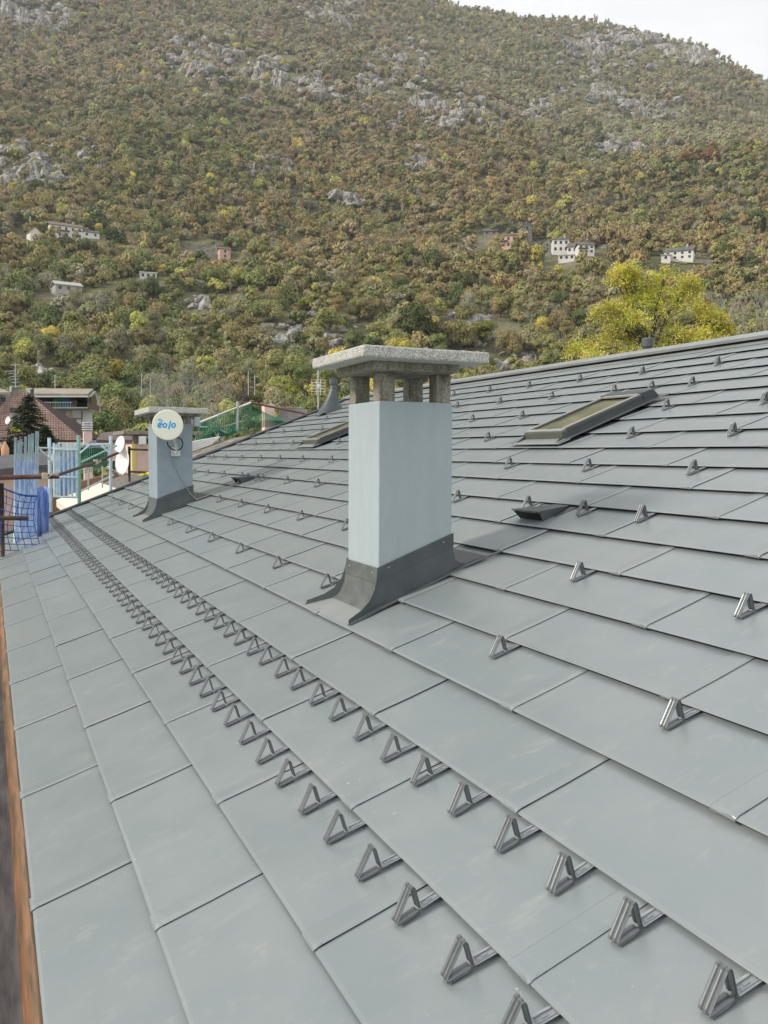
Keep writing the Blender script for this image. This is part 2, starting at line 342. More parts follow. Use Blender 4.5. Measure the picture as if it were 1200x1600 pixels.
# ------------------------------------------------------------------ terrain
def az_of_px(x): d = ray(x, 640); return math.atan2(d.x, d.y)
LOW = [(100,850),(130,762),(160,705),(200,640),(250,572),(330,488),(420,420),(500,378)]
COLS = {   # pixel column : (r, y) above the terrace belt
 -700: [(600,312),(720,235),(850,150),(1000,60),(1200,-60),(1400,-150)],
 0:    [(600,312),(720,235),(850,150),(1000,60),(1200,-60),(1400,-150)],
 450:  [(600,314),(720,238),(850,158),(1000,75),(1200,-10),(1400,-60)],
 620:  [(600,315),(720,242),(850,170),(1000,105),(1200,40),(1400,-22)],
 710:  [(600,316),(720,246),(850,183),(1000,125),(1200,64),(1400,15)],
 800:  [(600,318),(720,250),(850,210),(1000,150),(1200,88),(1400,35)],
 900:  [(600,322),(710,256),(850,238),(1000,180),(1200,108),(1400,38)],
 1000: [(600,325),(700,262),(850,252),(1000,200),(1200,132),(1400,56)],
 1080: [(600,325),(690,264),(850,256),(1000,212),(1200,150),(1400,76)],
 1130: [(600,322),(685,264),(850,257),(1000,222),(1200,168),(1400,106)],
 1200: [(600,318),(680,264),(850,256),(1000,232),(1200,195),(1400,149)],
 1350: [(600,320),(680,275),(850,270),(1000,255),(1200,240),(1400,228)],
 1900: [(600,340),(680,320),(850,310),(1000,300),(1200,290),(1400,280)]}
RK = np.array([100,115,130,145,160,180,200,225,250,290,330,375,420,460,500,550,600,650,700,775,850,925,1000,1100,1200,1300,1400,1550,1800,2200.])
def col_tan(x, prof):
    rs = [p[0] for p in prof]; ys = [p[1] for p in prof]
    out = []
    for r in RK:
        if r <= 1400:
            y = np.interp(r, rs, ys); d = ray(x if abs(x) < 1400 else 1350, y); out.append(d.z/math.hypot(d.x, d.y))
        else: out.append((out[RK.tolist().index(1400)]*1400 - (r-1400)*.5)/r)
    return out
AZK = np.array([az_of_px(x) for x in COLS]); TANK = np.array([col_tan(x, LOW+p) for x, p in COLS.items()])
def vnoise(x, y, s, seed=0):           # cheap vectorised value noise, range -1..1
    x = np.asarray(x)/s+seed*17.3; y = np.asarray(y)/s+seed*9.1; xi = np.floor(x).astype(np.int64); yi = np.floor(y).astype(np.int64)
    fx = x-xi; fy = y-yi; fx = fx*fx*(3-2*fx); fy = fy*fy*(3-2*fy)
    def h(a, b): 
        n = (a*374761393 + b*668265263 + seed*1442695) & 0xffffffff
        n = ((n ^ (n >> 13))*1274126177) & 0xffffffff
        return ((n ^ (n >> 16)) & 0xffff)/32767.5-1
    return (h(xi,yi)*(1-fx)+h(xi+1,yi)*fx)*(1-fy)+(h(xi,yi+1)*(1-fx)+h(xi+1,yi+1)*fx)*fy
def terr(X, Y):
    X = np.asarray(X, float); Y = np.asarray(Y, float)
    dx = X-CAM.x; dy = Y-CAM.y; r = np.hypot(dx, dy); az = np.clip(np.arctan2(dx, dy), AZK[0], AZK[-1])
    i = np.clip(np.searchsorted(AZK, az)-1, 0, len(AZK)-2); t = (az-AZK[i])/(AZK[i+1]-AZK[i]); t = np.clip(t, 0, 1)
    rr = np.clip(r, RK[0], RK[-1]); j = np.clip(np.searchsorted(RK, rr)-1, 0, len(RK)-2); s = (rr-RK[j])/(RK[j+1]-RK[j])
    Z = TANK*RK[None, :]
    z = (Z[i,j]*(1-s)+Z[i,j+1]*s)*(1-t)+(Z[i+1,j]*(1-s)+Z[i+1,j+1]*s)*t
    amp = np.clip((r-150)/500, 0, 1)
    nzv = vnoise(X, Y, 150, 1)*14+(.5-np.abs(vnoise(X+Y*.5, Y*.35-X*.2, 75, 6)))*20+vnoise(X, Y, 48, 2)*6+vnoise(X, Y, 18, 3)*2.5
    nzv = nzv*amp*(1-.6*np.clip((r-1250)/150, 0, 1))
    return CAM.z+z+nzv
def tz(x, y): return float(terr(x, y))
def hit(px, py, r0=105):
    d = ray(px, py); k = math.hypot(d.x, d.y); r = np.arange(r0, 1500, 1.5); s = r/k
    X = CAM.x+d.x*s; Y = CAM.y+d.y*s; Zr = CAM.z+d.z*s; g = terr(X, Y) >= Zr
    i = int(np.argmax(g)) if g.any() else len(r)-1
    return Vector((X[i], Y[i], float(terr(X[i], Y[i]))))
azs = np.linspace(AZK[0], AZK[-1], 330); rs = np.concatenate([np.linspace(98, 700, 130), np.linspace(708, 1500, 100), np.linspace(1550, 2200, 8)])
A, RR = np.meshgrid(azs, rs, indexing='ij'); TX = CAM.x+RR*np.sin(A); TY = CAM.y+RR*np.cos(A); TZ = terr(TX, TY); TZ[:, 0] = -4
vv = np.stack([TX, TY, TZ], -1).reshape(-1, 3); nn = len(rs); na = len(azs)
ii = (np.arange(na-1)[:, None]*nn+np.arange(nn-1)[None, :]).ravel()
ff = np.stack([ii, ii+nn, ii+nn+1, ii+1], -1)
me = bpy.data.meshes.new('mountainside'); me.from_pydata(vv.tolist(), [], ff.tolist()); me.materials.append(M['terrain']); me.polygons.foreach_set('use_smooth', [True]*len(me.polygons))
props(link('mountainside', me), kind='structure')
g = MB().poly([(-4000,-4000,0),(4000,-4000,0),(4000,4000,0),(-4000,4000,0)])
solo('ground', g, M['ground'], None, None, kind='structure')

# ------------------------------------------------------------------ the metal roof
RIDGE_B = 22.1*THH; PZ = -.024
def rake_u(b): return TW*(16.34+.036*b/THH)
deck = MB()
U0 = -2.5
deck.slab([(0.01,U0,-.05),(RIDGE_B,U0,-.05),(RIDGE_B,rake_u(RIDGE_B)-.02,-.05),(0.01,rake_u(0)-.02,-.05)], (0,0,-.16))
roof = solo('roof', None, None, None, None, (0,0,EZ), kind='structure', rot=ROOFROT)
roof.data = None
roofmesh = deck.mesh('roof', M['under'])
bpy.data.objects.remove(roof); roof = link('roof', roofmesh, None, (0,0,EZ), ROOFROT); props(roof, kind='structure')

def panel_mesh(dy_lo, dy_hi, seedv=0, name='roof_panel'):
    """sheet in local axes x up the slope, y along the eave; near edge is a raised folded lap; lower edge a turned-down lip"""
    Wl, Wh = dy_lo, dy_hi; r = random.Random(seedv)
    xs = [0.0, .010, THH*.5, THH+.03]
    zs = [.0235, .0255, .0140, .003]
    def row(k):
        x, z = xs[k], zs[k]; t = x/THH; Wd = Wl+(Wh-Wl)*min(t, 1)
        return [(x,-.013,z+.0028),(x,-.002,z+.0058),(x,.006,z+.0064),(x,.066,z+.0034),(x,.072,z),(x,Wd*.5,z+.0006*r.uniform(-1,1)),(x,Wd,z-.001)]
    rows = [row(k) for k in range(4)]
    mb = MB(); mb.quadgrid(list(reversed(rows)))
    r0 = rows[0]
    lip = [(p[0]-.0022,p[1],p[2]-.0018) for p in r0]; lip2 = [(p[0]-.0010,p[1],p[2]-.0034) for p in r0]; lip3 = [(p[0]+.045,p[1],p[2]-.0030) for p in r0]; lip4 = [(p[0]+.050,p[1],-.002) for p in r0]
    mb.quadgrid([r0, lip, lip2]); mb.quadgrid([lip2, lip3, lip4], 1)  # recess under the lip coloured near-black, painted shade for dark course lines
    # thick cap on the lap at the lower corner
    z = zs[0]
    mb.slab([(-.006,-.012,z+.0015),(.022,-.010,z+.0062),(.022,.066,z+.0055),(-.006,.066,z+.0045)], (0,0,-.007))
    # side edge drop of the lap
    mb.quadgrid([[(x,-.013,zz+.0028) for x, zz in zip(xs, zs)], [(x,-.0128,zz+.0020) for x, zz in zip(xs, zs)]]); mb.quadgrid([[(x,-.0128,zz+.0020) for x, zz in zip(xs, zs)], [(x,.018,zz+.0018) for x, zz in zip(xs, zs)], [(x,.020,zz-.004) for x, zz in zip(xs, zs)]], 1)  # underside of the lap also near-black, gap shade painted in
    # far edge tucked under
    return mb
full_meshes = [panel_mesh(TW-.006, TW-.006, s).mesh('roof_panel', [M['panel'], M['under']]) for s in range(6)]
CHIM_R = (3.93, 4.38); cand = []
def joff(r): return (.455+.012*(r-1)) if r % 2 else (-.045+.012*r)
for r in range(0, 22):
    c = -3
    while True:
        u0 = TW*(c+joff(r)); lim = rake_u((r+.5)*THH)
        if u0 > lim-.03: break
        if u0 < U0: c += 1; continue
        cand.append((r, c, u0)); c += 1
def vis_area(r, u0, u1):
    P = [proj(RP(b*THH, u)) if RP(b*THH, u).y > .3 else None for b, u in ((r,u0),(r+1,u0),(r+1,u1),(r,u1))]
    if any(p is None for p in P): 
        P = [proj(RP(b*THH, max(u, .45))) for b, u in ((r,u0),(r+1,u0),(r+1,u1),(r,u1))]
    xs = [min(max(p[0], 0), 1200) for p in P]; ys = [min(max(p[1], 0), 1600) for p in P]
    return abs(sum(xs[i]*ys[(i+1) % 4]-xs[(i+1) % 4]*ys[i] for i in range(4)))/2
info = []
for r, c, u0 in cand:
    wl = min(TW, rake_u(r*THH)-u0); wh = min(TW, rake_u((r+1)*THH)-u0)
    info.append((vis_area(r, u0, u0+max(wl, .05)), r, c, u0, wl, wh))
info.sort(reverse=True)
rest = MB()
for k, (a, r, c, u0, wl, wh) in enumerate(info):
    full = wl > TW-.002 and wh > TW-.002
    tilt = (random.uniform(-.0016, .0016), random.uniform(-.0022, .0022), 0)
    if k < 298:
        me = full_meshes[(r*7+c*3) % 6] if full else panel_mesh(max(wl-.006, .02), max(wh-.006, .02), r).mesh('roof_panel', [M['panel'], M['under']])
        link('roof_panel', me, roof, (r*THH, u0, PZ+random.uniform(0, .0006)), tilt)
    else:
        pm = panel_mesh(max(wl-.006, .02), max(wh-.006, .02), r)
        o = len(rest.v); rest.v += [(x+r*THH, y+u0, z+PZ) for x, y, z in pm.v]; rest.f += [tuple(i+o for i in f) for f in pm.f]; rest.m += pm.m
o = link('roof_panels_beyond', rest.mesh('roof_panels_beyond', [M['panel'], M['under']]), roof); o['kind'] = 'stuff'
# eave drip strip
o = link('eave_strip', MB().slab([(-.012,U0,-.015),(.02,U0,-.013),(.02,rake_u(0),-.013),(-.012,rake_u(0),-.015)], (0,0,-.03)).mesh('eave_strip', M['ridge']), roof)
# verge (rake) trim: a raised box section, far end of the roof
vt = MB(); n = 12; rows = []
for i in range(n+1):
    b = -.02+(RIDGE_B+.02)*i/n; u = rake_u(b)
    rows.append([(b,u-.075,.012),(b,u-.07,.034),(b,u-.02,.040),(b,u+.006,.040),(b,u+.008,-.17),(b,u-.03,-.17)])
vt.quadgrid(rows); link('verge_trim', vt.mesh('verge_trim', M['rake']), roof)
# dark underside shadow gap of the verge
# ridge: upstand, dark vent gap and cover cap in sheets
rg = MB(); ue = rake_u(RIDGE_B)+.02
rg.box((RIDGE_B-.12,U0,-.012),(RIDGE_B-.02,ue,-.003)); link('ridge_upstand', rg.mesh('ridge_upstand', M['ridge']), roof)
rg = MB(); rg.box((RIDGE_B-.01,U0,-.05),(RIDGE_B+.06,ue,.026)); link('ridge_vent', rg.mesh('ridge_vent', M['dark']), roof)
k = 0; u = U0
while u < ue:
    u1 = min(u+2.0, ue); c = MB(); t = .0015*(k % 2)
    rows = []
    for uu in (u-.0, u1+.03):
        rows.append([(RIDGE_B-.03,uu,.022+t),(RIDGE_B-.042,uu,.026+t),(RIDGE_B-.044,uu,.056+t),(RIDGE_B-.034,uu,.062+t),(RIDGE_B+.10,uu,.064+t),(RIDGE_B+.30,uu,-.02+t),(RIDGE_B+.30,uu,-.05+t)])
    c.quadgrid(rows); link('ridge_cap_sheet', c.mesh('ridge_cap_sheet', M['ridge']), roof); u = u1; k += 1
# back slope beyond the ridge and the walls below, so that the roof is a roof
def solo_struct(name, mb, m, parent=None):
    o = link(name, mb.mesh(name, m, inv_of(parent) if parent else None), parent)
    if not parent: o['kind'] = 'structure'
    return o
rp = RP(RIDGE_B+.15, 0, .0)
bs = MB(); bs.slab([(rp.x,U0,rp.z-.03),(rp.x+6.8,U0,rp.z-2.6),(rp.x+6.8,rake_u(RIDGE_B),rp.z-2.6),(rp.x,rake_u(RIDGE_B),rp.z-.03)], (0,0,-.15))
solo_struct('back_slope', bs, M['panel'], roof)
wl = MB(); ye = rake_u(0)-.25
wl.slab([(.35,ye,0),(rp.x+6.4,ye,0),(rp.x+6.4,ye,EZ-.02),(rp.x,ye,rp.z-.35),(.35,ye,EZ-.1)], (0,-.3,0))
wl.slab([(.35,U0,0),(.35,ye-.31,0),(.35,ye-.31,EZ-.1),(.35,U0,EZ-.1)], (.3,0,0))
bw = solo('house_wall', wl, M['pink'], 'plastered wall of the house below the grey metal roof', 'wall', (0,0,0))

# ------------------------------------------------------------------ copper gutter along the eave
gt = thing('copper_gutter', 'weathered orange brown copper gutter along the eave at the left edge', 'gutter', (0,0,EZ))
gm = MB(); rad = .075; cx = -.078; cz = EZ-.035
for y0 in np.arange(-2.5, 16.0, 3.0):
    y1 = min(y0+3.0, rake_u(0)); prof = []
    for yy in (y0, y1):
        ring = [(cx+rad+.004, yy, cz+.02)]+[(cx+rad*math.cos(a), yy, cz-rad*math.sin(a)) for a in np.linspace(0, math.pi, 13)]
        ring += [(cx-rad-.004, yy, cz+.006),(cx-rad-.014, yy, cz+.004),(cx-rad-.012, yy, cz-.006)]
        prof.append(ring)
    gm.quadgrid(prof)
part('trough', gm, M['copper_d'], gt, smooth=True)
s = MB(); s.quadgrid([[(-.004,y,EZ-.018),(-.008,y,EZ-.020),(-.022,y,EZ-.034),(-.036,y,EZ-.056),(-.046,y,EZ-.090)] for y in (-2.5, rake_u(0))]); part('apron_strip', s, M['copper'], gt, smooth=True)
for yy in (2.33, 5.33, 8.33, 11.33, 14.33):
    s = MB(); rows = []
    for y in (yy-.035, yy+.035):
        rows.append([(cx+(rad-.003)*math.cos(a), y, cz-(rad-.003)*math.sin(a)) for a in np.linspace(-.1, math.pi+.05, 13)])
    s.quadgrid(rows); part('solder_joint', s, M['copper_d'], gt, smooth=True)
s = MB(); s.slab([(-.008,-2.5,EZ-.012),(-.008,rake_u(0),EZ-.012),(-.008,rake_u(0),EZ-.16),(-.008,-2.5,EZ-.16)], (.006,0,0)); part('drip_edge', s, M['copper'], gt)

# ------------------------------------------------------------------ snow guards
def guard_profile():
    return [(.145,.0045),(.112,.005),(.075,.006),(.069,.008),(.0665,.013),(.0675,.065),(.0655,.0705),(.061,.0705),(.058,.066),(.002,.010),(-.001,.006),(.001,.003),(.006,.0022),(.062,.0032)]
def rib(t, n=13):
    out = []
    for i in range(n):
        y = i/(n-1); out.append((y, [.0026,.0026,.0018,-.0016,-.0016,.0020,.0026,.0020,-.0016,-.0016,.0018,.0026,.0026][i]))
    return out
def guard_strip(path, w, amp):
    mb = MB(); rows = []
    for i, (x, z) in enumerate(path):
        a = path[max(i-1, 0)]; b = path[min(i+1, len(path)-1)]; tx, tz_ = b[0]-a[0], b[1]-a[1]; l = math.hypot(tx, tz_) or 1
        nx, nz_ = tz_/l, -tx/l
        rows.append([(x+nx*h*amp(i), (y-.5)*w, z+nz_*h*amp(i)) for y, h in rib(0)])
    mb.quadgrid(rows); return mb
GP = guard_profile(); GWID = .032
def thicken(me, t):
    bm = bmesh.new(); bm.from_mesh(me); bmesh.ops.solidify(bm, geom=bm.faces[:], thickness=t); bm.to_mesh(me); bm.free(); return me
br_me = thicken(guard_strip(GP[3:], GWID, lambda i: 1.1).mesh('bracket', M['guard']), .0012)
st = guard_strip(GP[:4], GWID, lambda i: .35)
for s in (-1, 1):
    st.box((.082, s*.009-.0012, .0055), (.125, s*.009+.0012, .0078))
st.box((.096,-.004,.0055), (.110,.004,.0072))
st_me = thicken(st.mesh('fixing_strap', M['strap']), .0008)
rv = MB(); rv.lathe((.084,0,.0055), (0,0,1), [(0,.0042),(.0016,.0038),(.0026,.002),(.0028,.0001)], 10); rv_me = rv.mesh('rivet', M['screw'], smooth=True)
allg = guard_strip(GP, GWID, lambda i: 1.0); solo_me = thicken(allg.mesh('snow_guard', M['guard']), .0012)
def ordw(n):
    a = ['','first','second','third','fourth','fifth','sixth','seventh','eighth','ninth','tenth','eleventh','twelfth','thirteenth','fourteenth','fifteenth','sixteenth','seventeenth','eighteenth','nineteenth']
    if n < 20: return a[n]
    t = {2:('twentieth','twenty'),3:('thirtieth','thirty'),4:('fortieth','forty'),5:('fiftieth','fifty'),6:('sixtieth','sixty')}[n//10]
    return t[0] if n % 10 == 0 else t[1]+'-'+a[n % 10]
ORD = ['first','second','third','fourth','fifth','sixth','seventh','eighth','ninth','tenth','eleventh','twelfth']
def place_guard(u, v, label, group, big):
    P = RP(v*THH, u*TW, -.0070)
    jit = random.uniform(-.09, .09)
    if big:
        t = thing('snow_guard', label, 'snow guard', P, (0, -TH+.058, 0), group)
        link('bracket', br_me, t, (0,0,0), (0,0,jit)); link('fixing_strap', st_me, t, (0,0,0), (0,0,jit)); link('rivet', rv_me, t, (0,0,0), (0,0,jit))
    else:
        t = link('snow_guard', solo_me, None, P, ROOFROT); props(t, label, 'snow guard', group)
        t.rotation_euler = (Matrix.Rotation(-TH+.058, 3, 'Y') @ Matrix.Rotation(jit, 3, 'Z')).to_euler()
FOOT = .605
for row, nm, u_first, n_ in ((2, 'lower dense row near the eave', 1.385, 60), (3, 'upper dense row near the eave', 1.165, 61)):
    for i in range(n_):
        u = u_first+.2482*i+random.uniform(-.012, .012)
        if u*TW > rake_u(row*THH)-.08: break
        lab = f'nearest grey folded snow guard in the {nm}' if i == 0 else f'grey folded snow guard, {ordw(i+1)} nearest in the {nm}'
        place_guard(u, row+FOOT, lab, 'snow guards in the '+nm, i < 14)
SP = {
 5: ([1.95,2.94],[4.93,5.92,6.94,7.95,8.94,9.95,11.99,12.98,13.97,15.0]),
 7: ([2.25,3.23],[6.13,7.20,8.21,9.20,10.17,12.9,13.9,14.9,15.8]),
 9: ([3.51,4.01,4.58,5.49],[8.46,9.48,10.45,10.69,11.15,11.42,12.42,13.45,14.4]),
 11:([3.79,4.77,5.76],[9.67,10.73,11.70,12.65,13.72,14.75,15.66,15.98]),
 13:([4.08,5.05,7.10],[10.99,12.95,14.0,15.05,16.1]),
 15:([4.38,5.36,7.44,8.45],[13.3,14.35,15.35,16.3]),
 17:([5.72,6.23,6.76,7.8,8.85,9.9],[14.73]),
 19:([6.03,7.06,8.12,9.15,10.1,11.1,12.15],[])}
for k, (row, (ra, la)) in enumerate(SP.items()):
    rn = ['lowest','second','third','fourth','fifth','sixth','seventh','topmost'][k]
    for i, u in enumerate(ra):
        lab = f'dark grey snow guard, {ORD[i]} from the right edge in the {rn} sparse row'
        place_guard(u, row+FOOT, lab, 'scattered snow guards right of the large chimney', k < 4)
    for i, u in enumerate(la):
        lab = f'small grey snow guard, {ORD[i]} left of the large chimney in the {rn} sparse row'
        if len(lab.split()) > 16: lab = lab.replace('small grey ', '')
        place_guard(u, row+FOOT, lab, 'scattered snow guards left of the large chimney', False)

# ------------------------------------------------------------------ chimneys
def chimney(paint, label, X0, X1, Y0, Y1, ztop, slab, sub, pillars, pil_h, toe, toe2, out, labf, painted2=None):
    base = Vector(((X0+X1)/2, (Y0+Y1)/2, EZ+math.tan(TH)*(X0+X1)/2))
    t = thing('chimney', label, 'chimney', base)
    rz = lambda x: EZ+math.tan(TH)*x
    b = MB(); b.box((X0,Y0,rz(X0)-.2),(X1,Y1,EZ+ztop)); part('body', b, paint, t, bevel=.006)
    z = EZ+ztop
    for (px, py, sx, sy) in pillars:
        p = MB(); p.box((px-sx/2,py-sy/2,z-.003),(px+sx/2,py+sy/2,z+pil_h)); part('pillar', p, M['granite_d'], t, bevel=.007)
    p = MB(); p.box((sub[0],sub[2],z+pil_h-.002),(sub[1],sub[3],z+pil_h+sub[4])); part('lower_slab', p, M['granite_d'], t, bevel=.006)
    p = MB(); p.box((slab[0],slab[2],z+pil_h+sub[4]-.002),(slab[1],slab[3],z+pil_h+sub[4]+slab[4])); part('cap_slab', p, M['granite'], t, bevel=.009)
    # flashing: near cheek, far cheek, apron, back gutter
    fh = .205
    fl = [(X0-.004, rz(X0)+fh), (X0-.012, rz(X0)+.155), (X0-.028, rz(X0)+.095), (X0-.06, rz(X0-.06)+.062), (X0-.105, rz(X0-.105)+.040), (X0-.16, rz(X0-.16)+.031), (toe[0], rz(toe[0])+.028)]
    frr = [(X1+.006, rz(X1)+fh), (X1+.006, rz(X1)+.12), (X1+.020, rz(X1)+.06), (X1+.055, rz(X1+.055)+.022), (X1+.075, rz(X1+.075)+.018)]
    bot = [(X1+.075, rz(X1+.075)+.016), (toe[0], rz(toe[0])+.012)]
    def yoff(x, zz, side):             # cheeks flare outward towards the toe and the roof
        k = max(0, min(1, (X0-x)/(X0-toe[0]))) if x < X0 else 0
        low = max(0, 1-(zz-rz(x))/.2)
        return (out[0]*k+.012*low+.004) if side < 0 else (out[1]*k+.012*low+.004)
    fo = MB()
    def cheek(side):
        Y = Y0 if side < 0 else Y1
        top = fl[::-1]+frr; nseg = 14
        xs = [p[0] for p in top]
        rows = [[], [], [], []]
        for x, zt in top:
            zb = rz(x)-.002
            for q, f_ in enumerate((1, .62, .3, 0)):
                zz = zb+(zt-zb)*f_; yo = yoff(x, zz, side); rows[q].append((x, Y+side*yo, zz))
        m_ = MB(); m_.quadgrid(rows)
        r_in = [[(x, y-side*.0035, z_) for x, y, z_ in r_] for r_ in rows]; m_.quadgrid(r_in); m_.quadgrid([rows[0], r_in[0]])
        me_ = m_
        # flange lying on the roof
        fl_ = MB(); r0 = [(x, Y+side*yoff(x, rz(x), side), rz(x)+.010) for x, _ in top]; r1 = [(x, Y+side*(yoff(x, rz(x), side)+.022), rz(x)+.008) for x, _ in top]
        m_.quadgrid([r0, r1]); r2 = [(x, Y+side*(yoff(x, rz(x), side)+.025), rz(x)-.004) for x, _ in top]; m_.quadgrid([r1, r2])
        o = part('flashing_cheek', m_, M['flash'], t, label=None)
        # upper storm strip, seam proud of the cheek
        s = MB(); hh = .075
        A = Vector((X0-.008, Y+side*.010, rz(X0)+fh+.004)); B = Vector((X1+.008, Y+side*.010, rz(X1)+fh+.004)); dz = Vector((0,0,-hh))
        s.slab([A, B, B+dz, A+dz], (0, -side*.008, 0)); part('counter_strip', s, M['flash'], t, bevel=.0015)
        for fx in (.14, .86):
            q = A.lerp(B, fx)+Vector((0, side*.001, -.025)); c = MB(); c.lathe(q, (0, side, 0), [(0,.006),(.003,.005),(.0045,.0001)], 10); part('screw', c, M['screw'], t, smooth=True)
    cheek(-1); cheek(1)
    ap = MB(); rows = []
    ax = [(X0-.004, rz(X0)+fh-.002), (X0-.009, rz(X0)+.13), (X0-.016, rz(X0)+.075), (X0-.030, rz(X0-.03)+.036), (X0-.046, rz(X0-.046)+.016), (X0-.066, rz(X0-.066)+.007)]
    for x, zz in ax:
        y0 = Y0-yoff(x, zz, -1)+.002; y1 = Y1+yoff(x, zz, 1)-.002
        rows.append([(x, y0+(y1-y0)*k/6, zz) for k in range(7)])
    ap.quadgrid(rows); part('flashing_apron', ap, M['flash_l'], t, smooth=True)
    tg = MB(); rows = []
    for x in (X0-.060, X0-.11, toe[0]-.004):
        zz = rz(x)+.005; rows.append([(x, y, zz) for y in np.linspace(Y0-yoff(x, zz, -1)+.003, Y1+yoff(x, zz, 1)-.003, 6)])
    tg.quadgrid(rows); tg.quadgrid([rows[-1], [(x-.002, y, z_-.014) for x, y, z_ in rows[-1]]]); part('flashing_tongue', tg, M['ridge'], t)
    s = MB(); s.slab([(X0-.006,Y0-.004,rz(X0)+fh+.003),(X0-.006,Y1+.004,rz(X0)+fh+.003),(X0-.012,Y1+.004,rz(X0)+fh-.075),(X0-.012,Y0-.004,rz(X0)+fh-.075)], (-.003,0,0)); part('counter_strip', s, M['flash_l'], t)
    for fy in (.12, .88):
        c = MB(); c.lathe((X0-.011, Y0+(Y1-Y0)*fy, rz(X0)+fh-.03), (-1,0,0), [(0,.006),(.003,.005),(.0045,.0001)], 10); part('screw', c, M['screw'], t, smooth=True)
    # back pan behind the chimney
    s = MB(); s.slab([(X1+.004,Y0-.02,rz(X1)+.02),(X1+.20,Y0-.03,rz(X1+.2)+.004),(X1+.20,Y1+.03,rz(X1+.2)+.004),(X1+.004,Y1+.02,rz(X1)+.02)], (0,0,-.006)); part('back_pan', s, M['flash'], t)
    part('side_seam', MB().slab([(X1+.06,Y0-.045,rz(X1+.06)+.004),(X1+.27,Y0-.075,rz(X1+.27)+.002),(X1+.27,Y0-.062,rz(X1+.27)+.006),(X1+.06,Y0-.025,rz(X1+.06)+.010)], (0,0,-.006)), M['flash'], t)
    return t
cR = chimney(M['paint'], 'large pale blue chimney with granite cap in the middle of the roof', 1.730, 2.164, 3.95, 4.36, 1.735,
    (1.53,2.235,3.70,4.40,.054), (1.645,2.14,3.84,4.33,.042),
    [(1.777,3.995,.088,.088),(2.108,3.995,.088,.088),(1.777,4.312,.088,.088),(2.108,4.312,.088,.088)], .150, (1.545,), None, (.03,.16), None)
cL = chimney(M['paint2'], 'smaller looking pale blue chimney carrying a round logo antenna', 1.789, 2.228, 10.6, 11.20, 1.825,
    (1.655,2.369,10.35,11.42,.066), (1.74,2.29,10.47,11.3,.03),
    [(1.845,10.66,.10,.10),(2.17,10.66,.10,.10),(1.845,11.13,.10,.10),(2.17,11.13,.10,.10)], .09, (1.60,), None, (.03,.10), None)
cR.name = 'chimney'
for ch in cR.children:
    pass

# small cable and mounting plate come with the antenna
# ------------------------------------------------------------------ round antenna with its lettering
dc = atY(262, 664, 10.22); ax = Vector((-.28, -1, -.02)).normalized()
ds = thing('round_antenna', 'cream disc antenna with blue eolo lettering fixed to the far chimney', 'antenna', dc)
b = MB(); b.lathe(dc-ax*.035, ax, [(-.01,.0001),(-.01,.12),(.0,.165),(.012,.179),(.030,.181),(.036,.178),(.038,.17),(.0385,.0001)], 48); part('dish', b, M['cream'], ds, smooth=False)
ey = Vector((0,0,1)); exv = ey.cross(ax).normalized(); eyv = ax.cross(exv).normalized()
def stroke(pts, wd, closed=False, seg=1):
    """flat ribbon lettering just proud of the disc face; coordinates in metres on the disc"""
    mb = MB(); n = len(pts)
    P = [Vector((x, y, 0)) for x, y in pts]; top = []; low = []
    for i in range(n):
        a = P[(i-1) % n] if (closed or i) else P[i]; c = P[(i+1) % n] if (closed or i < n-1) else P[i]
        t = (c-a).normalized(); q = Vector((-t.y, t.x, 0))*wd/2; top.append(P[i]+q); low.append(P[i]-q)
    if closed: top.append(top[0]); low.append(low[0])
    w3 = lambda p, h: dc+exv*p.x+eyv*p.y+ax*(.0045+h)
    mb.quadgrid([[w3(p, 0) for p in top], [w3(p, 0) for p in low]])
    mb.quadgrid([[w3(p, -.0015) for p in top], [w3(p, 0) for p in top]]); mb.quadgrid([[w3(p, 0) for p in low], [w3(p, -.0015) for p in low]])
    if not closed:                     # round ends
        for e in (0, -1):
            c_ = P[e]; mb.poly([w3(c_+Vector((math.cos(a), math.sin(a), 0))*wd/2, 0.0003) for a in np.linspace(0, 2*math.pi, 12, endpoint=False)])
    return mb
def arc(cx, cy, rx, ry, a0, a1, n=18, sh=0): return [(cx+rx*math.cos(R_(a))+sh*ry*math.sin(R_(a)), cy+ry*math.sin(R_(a))) for a in np.linspace(a0, a1, n)]
S = .00555; wd = .017
letters = [
 ('letter', stroke([( -.106,-.012),(-.072,.006)]+arc(-.088,-.002,.0215,.027,20,310,20,.2), wd)),
 ('letter', stroke(arc(-.033,-.006,.0205,.0235,0,342,20,.15), wd, True)),
 ('letter', stroke([(.012,-.045),(.034,.042)], wd)),
 ('letter', stroke(arc(.068,-.004,.0205,.0235,0,342,20,.15), wd, True)),
 ('signal_arc', stroke(arc(-.092,.034,.020,.018,15,120,10), .0075)),
 ('signal_arc', stroke(arc(-.094,.034,.037,.034,15,120,12), .0085))]
for nm, mbx in letters: part(nm, mbx, M['logo'], ds)
b = MB(); b.lathe(dc-ax*.05, -ax, [(0,.055),(.06,.05),(.07,.03)], 16); part('radio_unit', b, M['galv'], ds, smooth=True)
pA = atY(297, 690, 10.55); loop = [atY(x, y, 10.5) for x, y in ((276,683),(283,686),(286,692),(285,698),(281,702),(275,704),(269,702),(263,697),(261,690))]
b = MB(); b.tube(loop, .009, 6); part('cable_loop', b, M['black'], ds, smooth=True)
b = MB(); pm = atY(275, 706, 10.56); b.box(pm-Vector((.055,.005,.055)), pm+Vector((.055,.035,.055))); part('mounting_plate', b, M['galv'], ds, bevel=.003)
b = MB(); b.tube([atY(275, 707, 10.53), atY(275, 695, 10.45), dc-ax*.10], .018, 8); part('arm', b, M['galv'], ds, smooth=True)
